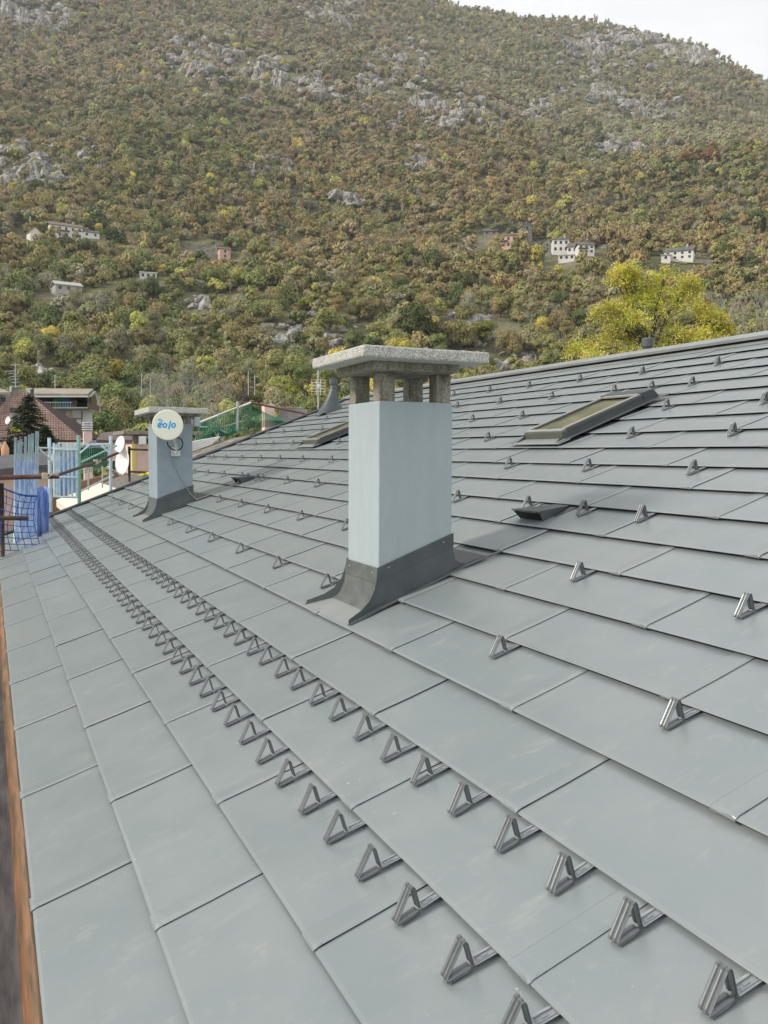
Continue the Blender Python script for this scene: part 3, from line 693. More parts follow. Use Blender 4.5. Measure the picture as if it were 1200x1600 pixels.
cb = MB(); cb.tube([atY(270, 713, 10.585), atY(272,728,10.585), atY(278,738,10.585), atY(287,755,10.585), atY(297,771,10.57), RP(2.42, 10.5, .02), RP(2.5, 10.35, .03), RP(2.75, 10.45, .025), RP(2.95,10.40,.03), RP(3.05,10.62,.025), RP(3.1,10.7,.04)], .005, 5)
solo('antenna_cable', cb, M['cable'], 'thin cable running down the far chimney and across to the vent hood', 'cable', RP(2.42,10.5,.02), True)

# ------------------------------------------------------------------ skylights
def skylight(label, u0, u1, b0, b1):
    t = thing('skylight', label, 'skylight', RP(b0, (u0+u1)/2, 0), ROOFROT)
    ox, oy = b0, (u0+u1)/2; hw = (u1-u0)/2; L = b1-b0
    def lp(name, mb, m, bv=0): return part(name, mb, m, t, local=True, bevel=bv)
    lp('bottom_frame', MB().box((0,-hw,.01),(.055,hw,.082)), M['frame'], .003)
    for s in (-1, 1):
        y0, y1 = (s*hw, s*(hw-.05)) if s < 0 else (s*(hw-.05), s*hw)
        lp('side_frame', MB().box((.057,y0,.01),(L-.10,y1,.088)), M['frame_s'], .003)
        lp('sash_rail', MB().box((.05,min(s*(hw-.05),s*(hw-.012)),.090),(L-.11,max(s*(hw-.05),s*(hw-.012)),.103)), M['frame_t'], .003)
        lp('side_flashing', MB().slab([(-.11,s*(hw+.004),.020),(L+.10,s*(hw+.004),.020),(L+.10,s*(hw+.075),.024),(-.11,s*(hw+.075),.024)], (0,0,.004)), M['flash'])
        lp('flashing_fin', MB().slab([(-.11,s*(hw+.005),.022),(L+.02,s*(hw+.005),.022),(L+.02,s*(hw+.005),.050),(0,s*(hw+.005),.055)], (0,s*.003,0)), M['flash'])
    lp('top_hood', MB().slab([(L-.10,-hw-.006,.010),(L-.10,-hw-.006,.110),(L+.015,-hw-.006,.104),(L+.06,-hw-.006,.03)], (0,2*hw+.012,0)), M['frame_s'], .003)
    lp('top_rail', MB().box((L-.135,-hw+.05,.09),(L-.102,hw-.05,.106)), M['frame_t'], .002)
    lp('bottom_rail', MB().box((.010,-hw+.012,.083),(.056,hw-.012,.094)), M['frame_t'], .002)
    lp('glass_pane', MB().box((.057,-hw+.05,.060),(L-.137,hw-.05,.078)), M['skyglass'])
    lp('apron_flashing', MB().slab([(-.12,-hw-.09,.022),(0,-hw-.09,.022),(0,hw+.09,.022),(-.12,hw+.09,.022)], (0,0,.004)), M['ridge'])
    lp('head_flashing', MB().slab([(L+.02,-hw-.09,.024),(L+.11,-hw-.09,.022),(L+.11,hw+.09,.022),(L+.02,hw+.09,.024)], (0,0,.004)), M['flash'])
    return t
skylight('skylight window with olive glass on the right side of the roof', 5.51, 6.04, 4.375, 5.36)
skylight('narrow far skylight partly behind the large chimney', 11.08, 11.72, 4.39, 5.50)

# ------------------------------------------------------------------ vent hoods
def hood(label, u0, u1, b0, b1, h, sc=1):
    t = thing('vent_hood', label, 'roof vent', RP(b0, (u0+u1)/2, 0), ROOFROT); hw = (u1-u0)/2; L = b1-b0; f = .025*sc
    part('cover', MB().poly([(-.03*sc,-hw-f,h),(L,-hw*.55,-.008),(L,hw*.55,-.008),(-.03*sc,hw+f,h)]).poly([(-.03*sc,-hw-f,h),(0,-hw,-.008),(L,-hw*.55,-.008)]).poly([(-.03*sc,hw+f,h),(L,hw*.55,-.008),(0,hw,-.008)]), M['flash'], t, local=True)
    part('mouth', MB().poly([(-.022*sc,-hw-f*.8,h-.006),(-.022*sc,hw+f*.8,h-.006),(.004,hw,-.008),(.004,-hw,-.008)]), M['dark'], t, local=True)
    g_ = MB()
    for k in range(1, 4):
        z = .02+(h-.03)*k/4; g_.box((-.022*sc*k/4-.002,-hw*.7,z),(-.022*sc*k/4+.004,hw*.7,z+.004))
    part('louvre', g_, M['flash'], t, local=True)
    part('front_edge', MB().box((-.034*sc,-hw-f,h-.008),(-.026*sc,hw+f,h+.001)), M['flash_l'], t, local=True)
    part('base_plate', MB().slab([(-.02,-hw-.02,-.012),(L,-hw-.02,-.018),(L,hw+.02,-.018),(-.02,hw+.02,-.012)], (0,0,.004)), M['flash'], t, local=True)
hood('dark wedge shaped vent hood right of the large chimney', 4.03, 4.26, 3.02, 3.265, .068, .9)
hood('small dark vent hood between the two chimneys', 10.50, 10.80, 3.03, 3.275, .08)

# ------------------------------------------------------------------ vent pipes
P0 = RP(19.45*THH, 15.35, 0)
t = thing('vent_pipe', 'grey cone based vent pipe near the far end of the ridge', 'vent pipe', P0)
b = MB(); rows = []
topc = P0+Vector((.08,0,.46)); 
for k in np.linspace(0, 1, 9):
    rad = .12*(1-k)**1.15+.062; c = P0.lerp(topc, k); q = []
    for a in np.linspace(0, 2*math.pi, 20, endpoint=False):
        x = c.x+rad*math.cos(a)*(1+.6*(1-k)**2); y = c.y+rad*math.sin(a); z = c.z+(rad*math.cos(a)*math.tan(TH)*(1-k))
        q.append((x, y, z))
    rows.append(q)
b.quadgrid(rows, 0, True); part('cone', b, M['flash'], t, smooth=True)
b = MB(); b.lathe(topc-Vector((0,0,.03)), (0,0,1), [(0,.062),(.03,.072),(.06,.062),(.10,.062),(.10,.085),(.20,.085),(.205,.06),(.205,.0001)], 20); part('cowl', b, M['flash'], t)
Pc = atY(1012, 535, 6.9); Pc = Vector((RP(RIDGE_B,0).x+.35, 0, 0)); d = ray(1012, 535); s_ = (Pc.x-CAM.x)/d.x; Pc = CAM+d*s_
t = thing('vent_pipe', 'squat grey vent cowl standing behind the ridge below the yellow tree', 'vent pipe', Pc-Vector((0,0,.35)))
b = MB(); b.lathe(Pc, (0,0,1), [(-.055,.045),(-.055,.072),(.035,.074),(.048,.068),(.052,.05),(.052,.0001)], 24); part('cowl', b, M['flash'], t)
b = MB(); b.lathe(Pc, (0,0,1), [(-.35,.05),(-.05,.05)], 20); part('pipe', b, M['flash'], t)

# ------------------------------------------------------------------ neighbouring roofs and clutter beyond the verge
nb = thing('neighbour_house', 'lower neighbouring house with a grey brown shingle roof beyond the verge', 'house', (2,20,0))
def pl(x, y, Y): return atY(x, y, Y)
A = [RP(-.2,17.2,-.45), RP(7.2,17.2,-.45), RP(6.9,25.5,-.60), RP(.9,25.5,-.60)]
part('shingle_roof', MB().slab(A, (0,0,-.12)), M['shingle'], nb)
sh = MB()
for i in range(16):
    for j in range(24):
        if random.random() < .75: continue
        b_ = .4+i*.40; u_ = 17.5+j*.33+(.16 if i % 2 else 0)
        P = [RP(b_,u_,-.442-.018*(u_-17.2)), RP(b_+.2,u_,-.442-.018*(u_-17.2)), RP(b_+.2,u_+.28,-.442-.018*(u_-16.9)), RP(b_,u_+.28,-.442-.018*(u_-16.9))]
        sh.slab(P, (0,0,.01))
o = part('shingle', sh, mat('pale_shingle', (.30,.28,.26), .85, var=.2, vscale=6), nb, kind='stuff')
part('wall', MB().box((.3,17.4,0),(6.5,25.2,EZ-.62)), M['pink'], nb)
pk = atY(268, 700, 21.5)
t = thing('pink_chimney', 'pink plastered chimney with a grey slab behind the far chimney', 'chimney', (pk.x, 21.5, EZ-1))
xl, xr = atY(206,700,21).x, atY(296,700,21).x; zt = atY(206,694,21).z; zc = atY(206,679,21).z
part('body', MB().box((xl+.06,21,EZ-1.5),(xr,22.4,zt)), M['pink'], t)
part('yellow_edge', MB().box((xl,20.97,EZ-1.5),(xl+.10,21.2,zt)), mat('yellow_plaster', (.72,.60,.24), .8), t)
for x in (xl+.15, (xl+xr)/2-.1, xr-.15): part('pillar', MB().box((x-.09,21.1,zt),(x+.09,21.3,zc)), M['granite_d'], t)
part('cap_slab', MB().box((xl-.22,20.8,zc),(atY(318,680,20.8).x,22.6,zc+.09)), M['granite_d'], t, bevel=.01)
q = atY(222,688,20.9); part('intake_box', MB().box(q-Vector((.08,.1,.1)), q+Vector((.08,.05,.1))), M['white'], t, bevel=.01)
yt = MB(); yt.slab([atY(208,747,20.5), atY(233,739,20.5), atY(233,745,20.4), atY(212,751,20.4)], (0,.15,.03)); solo('yellow_tarpaulin', yt, M['yellow'], 'yellow plastic strip at the foot of the pink chimney', 'plastic sheet', atY(220,746,20.5))
# mast with two white dishes seen edge-on
mb_ = MB(); mt = atY(202,698,19.8); mbt = atY(202,762,19.8); 
t = thing('antenna_mast', 'black antenna mast clamped to the pink chimney', 'mast', mbt)
part('pole', mb_.tube([mbt, mt], .03, 8), M['black'], t, smooth=True)
for yy in (702, 737):
    part('clamp_arm', MB().tube([atY(202,yy,19.8), atY(232,yy+1,20.9)], .028, 6), M['walldark'], t)
for (x, y, r_, tilt, lab) in ((188,695,.20,.25,'upper smaller white satellite dish seen edge on at the black mast'), (192,722,.30,-.12,'lower larger white satellite dish seen edge on at the black mast')):
    c = atY(x, y, 19.6); axd = (Vector((-1,-.38,.15))+Vector((0,0,tilt*.4))).normalized()
    t = thing('satellite_dish', lab, 'satellite dish', c)
    part('reflector', MB().lathe(c, axd, [(-.05,.0001),(-.045,r_*.4),(-.02,r_*.75),(.015,r_),(.022,r_),(.0,r_*.75),(-.03,r_*.4),(-.035,.0001)], 32), M['white'], t, smooth=True)
    part('feed_arm', MB().tube([c-Vector((0,0,r_)), c+axd*.35-Vector((0,0,r_*.5))], .012, 6), M['galv'], t)
    part('feed_horn', MB().lathe(c+axd*.35-Vector((0,0,r_*.5)), axd, [(-.04,.03),(.04,.035)], 10), M['white'], t)
# pale parapet board and white flat top
wb = MB(); wb.slab([atY(88,781,18.6), atY(118,806,17.3), atY(215,775,17.3), atY(157,754,20)], (0,0,-.14))
solo('white_parapet', wb, M['cream_wall'], 'cream white flat coping board beside the blue wrapped scaffold', 'coping', atY(140,785,17.5))
wb = MB(); wb.slab([atY(300,690,23), atY(345,682,23), atY(330,695,23), atY(300,706,23)], (0,.4,0))
solo('white_wall', wb, M['white'], 'short white wall under the green net', 'wall', atY(320,693,23))
wb = MB(); wb.slab([atY(154,758,20.1), atY(205,780,17.4), atY(240,765,17.4), atY(240,735,21), atY(198,739,21.3)], (0,0,-.12))
solo('lean_to_roof', wb, M['shingle'], 'small grey brown shingle lean-to roof between the cream coping and the pink chimney', 'roof', atY(200,755,19))
# camera-like fixture on the chimney
c = atY(300,659,11.0); t = thing('floodlight', 'small white fixture clamped on the right of the far chimney cap', 'fixture', c)
part('housing', MB().lathe(c-Vector((.12,0,0)), (1,0,.05), [(0,.0001),(0,.055),(.12,.055),(.13,.03)], 14), M['white'], t)
part('clamp', MB().box(c+Vector((.01,-.05,-.06)), c+Vector((.10,.05,.06))), M['galv'], t, bevel=.008)

# scaffold: tubes
def pipe(name, label, cat, pts, r, m, group=None, n=8): return solo(name, MB().tube(pts, r, n), m, label, cat, pts[0], True, group)
pipe('scaffold_tube', 'red brown horizontal scaffold tube above the blue net', 'scaffold tube', [atY(-40,747,12.6), atY(92,744,12.6)], .034, M['rust'])
pipe('scaffold_tube', 'thin scaffold tube sloping up from the red brown tube to the white dishes', 'scaffold tube', [atY(80,746,12.8), atY(150,722,16), atY(184,708,17.2)], .026, M['rust_d'])
pipe('scaffold_tube', 'short dark brown scaffold tube below the red brown one', 'scaffold tube', [atY(-40,811,12.4), atY(44,809,12.6)], .030, M['rust_d'])
pipe('scaffold_tube', 'dark upright scaffold tube at the left edge behind the blue net', 'scaffold tube', [atY(2,755,12.7), atY(4,880,12.7)], .032, M['rust_d'])
for (x, y, Y, lab) in ((71,744,12.55,'cream coloured clamp on the red brown tube'), (150,722,15.9,'cream coloured clamp halfway up the sloping tube')):
    c = atY(x, y, Y); t = thing('scaffold_clamp', lab, 'clamp', c); m_ = mat('dusty_clamp_metal', (.5,.46,.36), .7)
    part('jaw', MB().box(c-Vector((.045,.05,.045)), c+Vector((.03,.05,.045))), m_, t, bevel=.01)
    part('bolt', MB().tube([c+Vector((.03,0,-.02)), c+Vector((.09,0,.03))], .012, 6), m_, t)
# blue safety net, sagging cords
def net(name, label, corner, nx, ny, r, m, sag=.0, jit=.0):
    """corner(s,t) -> point; cords as thin tubes"""
    mb = MB()
    for i in range(nx+1):
        mb.tube([corner(i/nx, j/ny) for j in range(ny+1)], r, 3, cap=False)
    for j in range(ny+1):
        mb.tube([corner(i/nx, j/ny) for i in range(nx+1)], r, 3, cap=False)
    return solo(name, mb, m, label, 'safety net', corner(0, 0))
def c1(s, t):
    x = -25+82*s; yt = 750+26*math.sin(min(s*1.15,1)*math.pi/2)*1.0; y = yt+(860-yt)*t
    x += 5*math.sin(t*5+s*3)
    P = atY(x, y, 12.7+.12*math.sin(s*7+t*4)); return P
net('blue_safety_net', 'dark blue large mesh safety net hanging at the left edge', c1, 8, 9, .0065, M['bluenet'])
pipe('net_rope', 'dark blue rope along the top of the blue net', 'rope', [c1(s, 0)+Vector((0,0,.01)) for s in np.linspace(0,1,10)], .014, M['bluenet'], n=6)
# stacked pale-blue uprights wrapped in blue
bx = [(24,683,.018),(29,688,.016),(33,686,.017),(40,682,.019),(46,679,.021),(51,677,.021),(58,674,.027)]
t = thing('scaffold_upright_stack', 'row of pale blue steel uprights half wrapped in blue plastic', 'scaffold uprights', atY(40,830,14.2))
for i, (x, y, r) in enumerate(bx):
    part('upright', MB().tube([atY(x,y,14+.06*i), atY(x-1,880,14+.06*i)], r, 8), M['galv_b'], t, smooth=True)
for i, (x0, x1, y0) in enumerate(((26,30,720),(34.5,38,719),(41.5,44,719),(47,49.5,721),(52,55.5,724))):
    part('plastic_wrap', MB().slab([atY(x0,y0,13.9), atY(x1,y0+random.uniform(-2,2),13.9), atY(x1+1,850,13.9), atY(x0,850,13.9)], (0,.06,0)), M['blue'], t)
b = MB(); rows = []
for y in (764,790,815,850):
    rows.append([atY(67+9*math.sin(a)*(1-.1*math.sin(y)), y+ -4*math.cos(a), 13.5+.25*math.cos(a)) for a in np.linspace(-1.5, 1.5, 9)])
b.quadgrid(rows); solo('blue_debris_chute', b, M['blue'], 'folded bright blue plastic sheet roll hanging beside the uprights', 'plastic sheet', atY(67,800,13.5), True)
# second cage group behind
t = thing('scaffold_cage', 'cage of thin pale blue steel bars around blue sheeting', 'scaffold cage', atY(100,800,16))
for i, x in enumerate((84,88,92,99,106,112,119)):
    part('bar', MB().tube([atY(x,692+2*(i % 2),16), atY(x+1,777,16)], .022, 6), M['galv_b'], t)
for y in (702, 745, 776): part('rail', MB().tube([atY(83,y,15.97), atY(121,y+1,15.97)], .02, 6), M['galv_b'], t)
part('blue_sheet', MB().slab([atY(85,712,16.15), atY(120,715,16.15), atY(121,770,16.15), atY(86,772,16.15)], (0,.05,0)), M['blue'], t)
part('white_cloth', MB().slab([atY(79,718,15.8), atY(86,700,15.8), atY(84,722,15.8)], (0,.05,0)), M['white'], t)
t = thing('scaffold_tower', 'tall galvanised scaffold frame with crossbars beside the green net', 'scaffold frame', atY(123,800,17))
part('post', MB().tube([atY(123,680,17), atY(124,800,17)], .035, 8), M['greenpole'], t)
part('post', MB().tube([atY(173,681,17), atY(173,800,17)], .032, 8), M['galv_b'], t)
part('post', MB().tube([atY(77,684,17), atY(79,800,17)], .032, 8), M['galv_b'], t)
part('rail', MB().tube([atY(60,700,17), atY(123,701,17)], .024, 6), M['galv'], t)
part('rail', MB().tube([atY(123,695,17), atY(176,694,17)], .024, 6), M['galv_b'], t)
part('brace', MB().tube([atY(125,708,16.9), atY(139,696,16.9)], .02, 6), M['galv_b'], t)
part('brace', MB().tube([atY(158,696,16.9), atY(172,709,16.9)], .02, 6), M['galv_b'], t)
part('brace', MB().tube([atY(62,702,16.9), atY(78,718,16.9)], .02, 6), M['galv'], t)
part('guard_rail', MB().tube([atY(127,722,18), atY(183,696,18)], .022, 6), M['greenpole'], t)
part('guard_rail', MB().tube([atY(125,768,17.5), atY(178,742,17.5)], .02, 6), M['galv'], t)
for x, y in ((138,732),(160,728)): part('stanchion', MB().tube([atY(x,y,17.6), atY(x,y+34,17.6)], .016, 6), M['galv'], t)
net('green_net', 'green fine mesh net stretched between the scaffold posts', lambda s, q: atY(126+48*s, 704+36*q-10*s, 18.2+.1*math.sin(9*s+5*q)), 14, 10, .006, M['greennet'])
# dark slate roof and pink wall below at left
b = MB(); b.slab([atY(-60,738,19), atY(118,722,22), atY(120,700,27), atY(-60,718,25)], (0,0,-.15)); 
t = thing('slate_roof_shed', 'low building with dark slate roof behind the scaffold uprights', 'shed', atY(30,760,20)); part('slate_roof', b, M['slate'], t)
part('wall', MB().slab([atY(-60,744,19.3), atY(118,728,22.3), atY(118,900,22.3), atY(-60,900,19.3)], (0,.2,0)), M['pink'], t)
wq = MB(); wq.slab([atY(80,765,21), atY(190,735,21), atY(190,900,21), atY(80,900,21)], (0,.2,0)); solo('brown_wall', wq, mat('dull_brown_plaster', (.30,.20,.13), .85, var=.15), 'brownish wall behind the galvanised scaffold frame', 'wall', atY(130,800,21))
# green net scaffold beyond the neighbour roof
t = thing('net_scaffold', 'white and red brown tube frame carrying a green net behind the shingle roof', 'scaffold', atY(371,672,25.0))
YS = 25.5
part('top_rail', MB().tube([atY(309,661,YS), atY(392,629,YS)], .030, 8), M['white'], t)
part('red_rail', MB().tube([atY(392,629,YS), atY(480,647,YS+3)], .035, 8), mat('dull_red_tube', (.20,.09,.08), .6), t)
for x, y0, y1 in ((371,628,676),(340,651,690)): part('post', MB().tube([atY(x,y0,YS), atY(x,y1,YS)], .04, 8), M['galv'], t)
part('rail', MB().tube([atY(312,667,YS), atY(340,668,YS), atY(352,676,YS)], .03, 6), M['greenpole'], t)
part('rail', MB().tube([atY(340,669,YS), atY(380,658,YS)], .02, 6), M['greenpole'], t)
def c2(s, q):
    x = 306+86*s; yt = 662-33*s; yb = 692-22*s; return atY(x, yt+(yb-yt)*q, YS+.2*math.sin(8*s+4*q))
def c3(s, q):
    x = 392+74*s; yt = 630+30*min(1, s*1.25)**.7; yb = 668-3*s; yb = max(yb, yt+5); return atY(x, yt+(yb-yt)*q, YS+.3*math.sin(5*s+6*q))
net('green_net', 'green mesh net hanging under the white sloping rail', c2, 30, 15, .009, M['greennet'])
net('green_net', 'slack green mesh net gathered right of the white sloping rail', c3, 26, 13, .010, M['greennet'])
b = MB()
for k in range(9):
    s0 = random.random(); b.tube([c2(.2+.5*s0, .7), c2(.25+.5*s0, .95), c2(.1+.55*s0, 1.0)], .05, 4)
solo('bundled_net', b, M['greennet'], 'bunched green netting at the foot of the white posts', 'safety net', c2(.5, 1))
# grey tiled roof behind the net
def tiled(mb, A, B, C, D, nu, nv, th=.05, shrink=.86):   # A,B lower edge; D,C upper edge
    for i in range(nv):
        for j in range(nu):
            s0, s1 = j/nu, (j+shrink)/nu; q0, q1 = i/nv, (i+1.08)/nv
            p = lambda s, q: A.lerp(B, s).lerp(D.lerp(C, s), q)
            a, b, c, d = p(s0,q0), p(s1,q0), p(s1,min(q1,1)), p(s0,min(q1,1)); n_ = (b-a).cross(d-a).normalized()*th
            m_ = (a+b)/2+n_*1.6; m2 = (c+d)/2+n_*.6
            o = len(mb.v); mb.v += [tuple(a+n_*.4), tuple(m_), tuple(b+n_*.4), tuple(c), tuple(m2), tuple(d), tuple(a), tuple(b)]
            mb.f += [(o,o+1,o+4,o+5),(o+1,o+2,o+3,o+4),(o+6,o+7,o+2,o+1,o)]; mb.m += [0,0,0]
A, B, C, D = atD(430,660,38), atD(492,660,38), atD(473,637,43), atD(440,637,43)
t = thing('grey_tiled_house', 'grey tiled roof of a house seen behind the slack green net', 'house', (A.x, A.y, 0))
b = MB(); tiled(b, A, B, C, D, 22, 9, .05); part('roof_tiles', b, M['gtile'], t, kind='stuff')
part('roof', MB().slab([A,B,C,D], (0,0,-.12)), M['gtile'], t)
part('wall', MB().slab([A-Vector((0,0,.15)), B-Vector((0,0,.15)), B-Vector((0,0,5)), A-Vector((0,0,5))], (.1,.4,0)), M['wallg'], t)
q = atD(419,645,42); part('chimney', MB().box(q-Vector((.25,.25,2)), q+Vector((.25,.25,.4))), M['pink'], t)

# TV aerials
def aerial(label, base, top, els, m, boom_dir, yellow=None):
    t = thing('tv_aerial', label, 'aerial', base); part('mast', MB().tube([base, top], .022, 6), M['galv'], t)
    for (h, L, n, el) in els:
        c = base.lerp(top, h); bd = boom_dir
        part('boom', MB().tube([c-bd*L/2, c+bd*L/2], .012, 5), m, t)
        pr = Vector((0,0,1)).cross(bd).normalized() if not yellow else Vector((0,0,1))
        for k in range(n):
            p = c+bd*(L*((k+.5)/n-.5)); part('element', MB().tube([p-pr*el/2, p+pr*el/2], .009, 4), m, t)
    return t
ym = mat('yellow_plastic_element', (.70,.42,.06), .5)
bb_ = atY(497,648,21); tt = atY(497,578,21)
t = thing('tv_aerial', 'TV aerial with orange yellow grid frame beside the cone vent pipe', 'aerial', bb_)
part('mast', MB().tube([bb_, tt], .02, 6), M['galv'], t)
for k in range(4):
    x = 487+k*7; part('reflector_bar', MB().tube([atY(x,593,20.9), atY(x,617,20.9)], .010, 5), ym if k in (0,3) else M['white'], t)
for k in range(6):
    y = 593+k*4.6; part('reflector_bar', MB().tube([atY(486,y,20.88), atY(508,y+1,20.88)], .008, 5), ym if k in (0,5) else M['white'], t)
q = atY(498,603,20.8); part('amplifier', MB().box(q-Vector((.03,.03,.05)), q+Vector((.03,.03,.05))), M['white'], t, bevel=.008)

# ------------------------------------------------------------------ tiled house, balcony house at the left
def L_(x, y, d): return atD(x, y, d)
ap0, ap1 = L_(30,612,76), L_(42,612,76); e0, e1 = L_(-70,688,70), L_(132,688,70); er = L_(160,684,84)
t = thing('tiled_house', 'house with a red brown tiled hipped roof at the left edge', 'house', (ap0.x, ap0.y, 0))
b = MB(); 
def tri_tiles(mb, e0, e1, a0, a1, nu, nv):
    for i in range(nv):
        q0, q1 = i/nv, (i+1.05)/nv; l0, r0 = e0.lerp(a0, q0), e1.lerp(a1, q0); l1, r1 = e0.lerp(a0, min(q1,1)), e1.lerp(a1, min(q1,1))
        n = max(2, int(nu*(r0-l0).length/(e1-e0).length))
        tiled(mb, l0, r0, r1, l1, n, 1, .06)
tri_tiles(b, e0, e1, ap0, ap1, 46, 22); part('roof_tiles', b, M['btile'], t, kind='stuff')
part('roof', MB().slab([e0,e1,ap1,ap0], (0,0,-.15)).slab([e1,er,ap1], (0,0,-.15)), mat('dark_tile_joint', (.06,.04,.035), .9), t)
dz = Vector((0,0,-.12))
part('fascia', MB().slab([e0+dz, e1+dz, e1+dz*5.5, e0+dz*5.5], (0,.15,0)), M['cream_wall'], t)
part('wall', MB().slab([e0+dz*5, L_(100,691,70.5)+dz, L_(100,740,70.5), L_(-70,740,70.5)], (0,.3,0)), M['orange'], t)
q0, q1 = L_(17,668,66), L_(31,645,66)
part('chimney', MB().box((q0.x, q0.y, q0.z), (q1.x, q0.y+.8, q1.z)), M['wallg'], t)
part('chimney_top', MB().box((q0.x-.05, q0.y-.05, q1.z), (q1.x+.05, q0.y+.9, q1.z+.35)), M['walldark'], t)
part('yellow_base', MB().box((q0.x-.08, q0.y-.08, q0.z-.25), (q1.x+.08, q0.y+.9, q0.z)), M['yellow'], t)
q = L_(13,657,65.5); part('dish', MB().lathe(q, (-1,-.6,.2), [(0,.0001),(.02,.2),(.05,.30)], 16), M['white'], t)
for k in range(5):
    q = L_(130+.0*k, 661+k*3.2, 60); w_ = .62-.02*k
    if k < 5: pass
t = thing('louvred_chimney', 'pink chimney with stacked white louvre cap before the balcony house', 'chimney', L_(138,690,60))
q0, q1 = L_(131,690,60), L_(144,674,60)
part('body', MB().box((q0.x, q0.y, q0.z-3), (q1.x, q0.y+.6, q1.z)), M['pink'], t)
for k in range(4):
    zz = L_(131,672-k*3.6,60).z; part('louvre', MB().box((q0.x-.04, q0.y-.05, zz), (q1.x+.04, q0.y+.65, zz+.07)), M['white'], t)
part('core', MB().box((q0.x+.08, q0.y+.08, q1.z), (q1.x-.08, q0.y+.5, L_(131,661,60).z)), M['wallg'], t)
# balcony house
D0 = 96
t = thing('balcony_house', 'pale house with shallow roof and a long balcony with green and blue awnings', 'house', L_(100,690,D0))
def fp(x0, x1, y0, y1, d, dep=.3): 
    a, b_, c, e = L_(x0,y1,d), L_(x1,y1,d), L_(x1,y0,d), L_(x0,y0,d); n_ = Vector((c.x-CAM.x, c.y-CAM.y, 0)).normalized()*dep
    return MB().slab([a,b_,c,e], n_)
part('wall', fp(28,145,618,700,D0+3,.4), M['wallg'], t)
part('roof', MB().slab([L_(50,619,D0-2), L_(137,619,D0-2), L_(146,611,D0+4), L_(40,610,D0+4)], (0,0,.25)), M['stone_roof'], t)
part('fascia', fp(50,138,618.5,620.5,D0-2.1), M['white'], t)
part('gable_wall', MB().slab([L_(137,640,D0-1), L_(138,620,D0-1), L_(147,611,D0+2), L_(153,624,D0+5), L_(155,644,D0+5)], (.2,.2,0)), M['wallg'], t)
part('gable_window', MB().slab([L_(140,629,D0-1.3), L_(141,620,D0-1.3), L_(147,616,D0+1.6), L_(150,627,D0+3), L_(150,632,D0+3)], (.1,-.1,0)), M['window'], t)
part('gable_balcony', MB().slab([L_(136,638,D0-1.6), L_(136,630,D0-1.6), L_(154,634,D0+4), L_(154,642,D0+4)], (.1,-.1,0)), M['wood'], t)
part('upper_opening', fp(58,136,621,636,D0+2.7,.2), M['walldark'], t)
for x0, x1, m_, nm in ((84,96,'teal','green_awning'),(97,110,'awn','blue_awning')): part(nm, fp(x0,x1,622,636,D0+1.4,.1), M[m_], t)
part('balcony_slab', fp(50,137,636,638,D0-1.8,2.4), M['wallg'], t)
for k in range(13): part('baluster', fp(63+k*3.9,63.6+k*3.9,628.5,636,D0-1.8,.06), M['galv'], t)
part('handrail', fp(62,112,628,629,D0-1.85,.08), M['galv'], t)
part('dark_door', fp(119,134,622,636,D0+1.9,.1), M['dark'], t)
part('planter', fp(111,120,626,637,D0-1.7,.5), M['walldark'], t)
for x0, x1, y0, y1 in ((113,127,641,653),(129,144,641,664),(120,127,655,663)): part('white_panel', fp(x0,x1,y0,y1,D0+2.4,.1), M['white'], t)
part('pink_panel', fp(103,112,643,655,D0+2.4,.1), M['pink'], t)
for x0, x1 in ((62,70),(73,80)): part('window', fp(x0,x1,624,634,D0+2.3,.1), M['window'], t)
# house fragment at the very left and small chimneys
t = thing('grey_balcony_house', 'grey house with pale roof cut by the left edge behind the tiled roof', 'house', L_(0,640,92))
part('roof', MB().slab([L_(-40,616,90), L_(17,617,90), L_(2,611,95), L_(-40,606,95)], (0,0,.25)), M['stone_roof'], t)
part('wall', fp(-40,15,617,650,93,.4), M['wallg'], t); part('window', fp(1,9,621,628,92.6,.1), M['window'], t); part('balcony', fp(-40,16,629,634,90.5,1.5), M['walldark'], t)
t = thing('stone_chimney', 'square stone chimney at the top of the tiled roof', 'chimney', L_(22,618,80)); part('body', fp(17,30,604,626,79,.9), M['wallstone'], t); part('cap', fp(15.5,31,603,605,78.9,1.1), M['granite'], t); part('white_pot', fp(15,18,603,612,78,.3), M['white'], t)
t = thing('green_chimney', 'dark green metal clad chimney beside the tiled roof top', 'chimney', L_(50,620,82)); part('body', fp(47,53,608,622,81,.5), M['teal'], t); part('dark_side', fp(49.5,53.2,607,622,80.9,.3), M['slate'], t)
# aerial upper left
base, top = L_(24,606,78), L_(24,569,78); bd = rt0.copy()
t = thing('tv_aerial', 'tall TV aerial with many horizontal rods above the tiled roof', 'aerial', base)
part('mast', MB().tube([base, top], .045, 6), M['galv'], t)
for y, x0, x1 in ((570,17,31),(579.5,8,24),(583,12,24),(588,15,29),(592,17,30),(597,18,31)): part('element', MB().tube([L_(x0,y+.8,78), L_(x1,y,78)], .026, 4), M['galv'], t)
# low roofs between
t = thing('brown_roof_building', 'low brown flat roofed building below the yellow trees', 'building', L_(180,690,75))
part('roof', MB().slab([L_(150,687,70), L_(214,687,70), L_(205,672,82), L_(158,676,82)], (0,0,-.2)), mat('flat_brown_roof', (.15,.12,.11), .9, var=.2, vscale=.8), t)
part('wall', fp(150,214,688,720,70.3,.4), M['pink'], t)
t = thing('dark_gable_roof', 'small dark gable roof in front of the pink chimney stack', 'shed', L_(145,705,45))
part('roof', MB().slab([L_(128,700,44), L_(165,700,44), L_(147,688,46)], (0,1,0)), M['slate'], t); part('wall', fp(126,168,700,730,45.5,.3), M['walldark'], t)
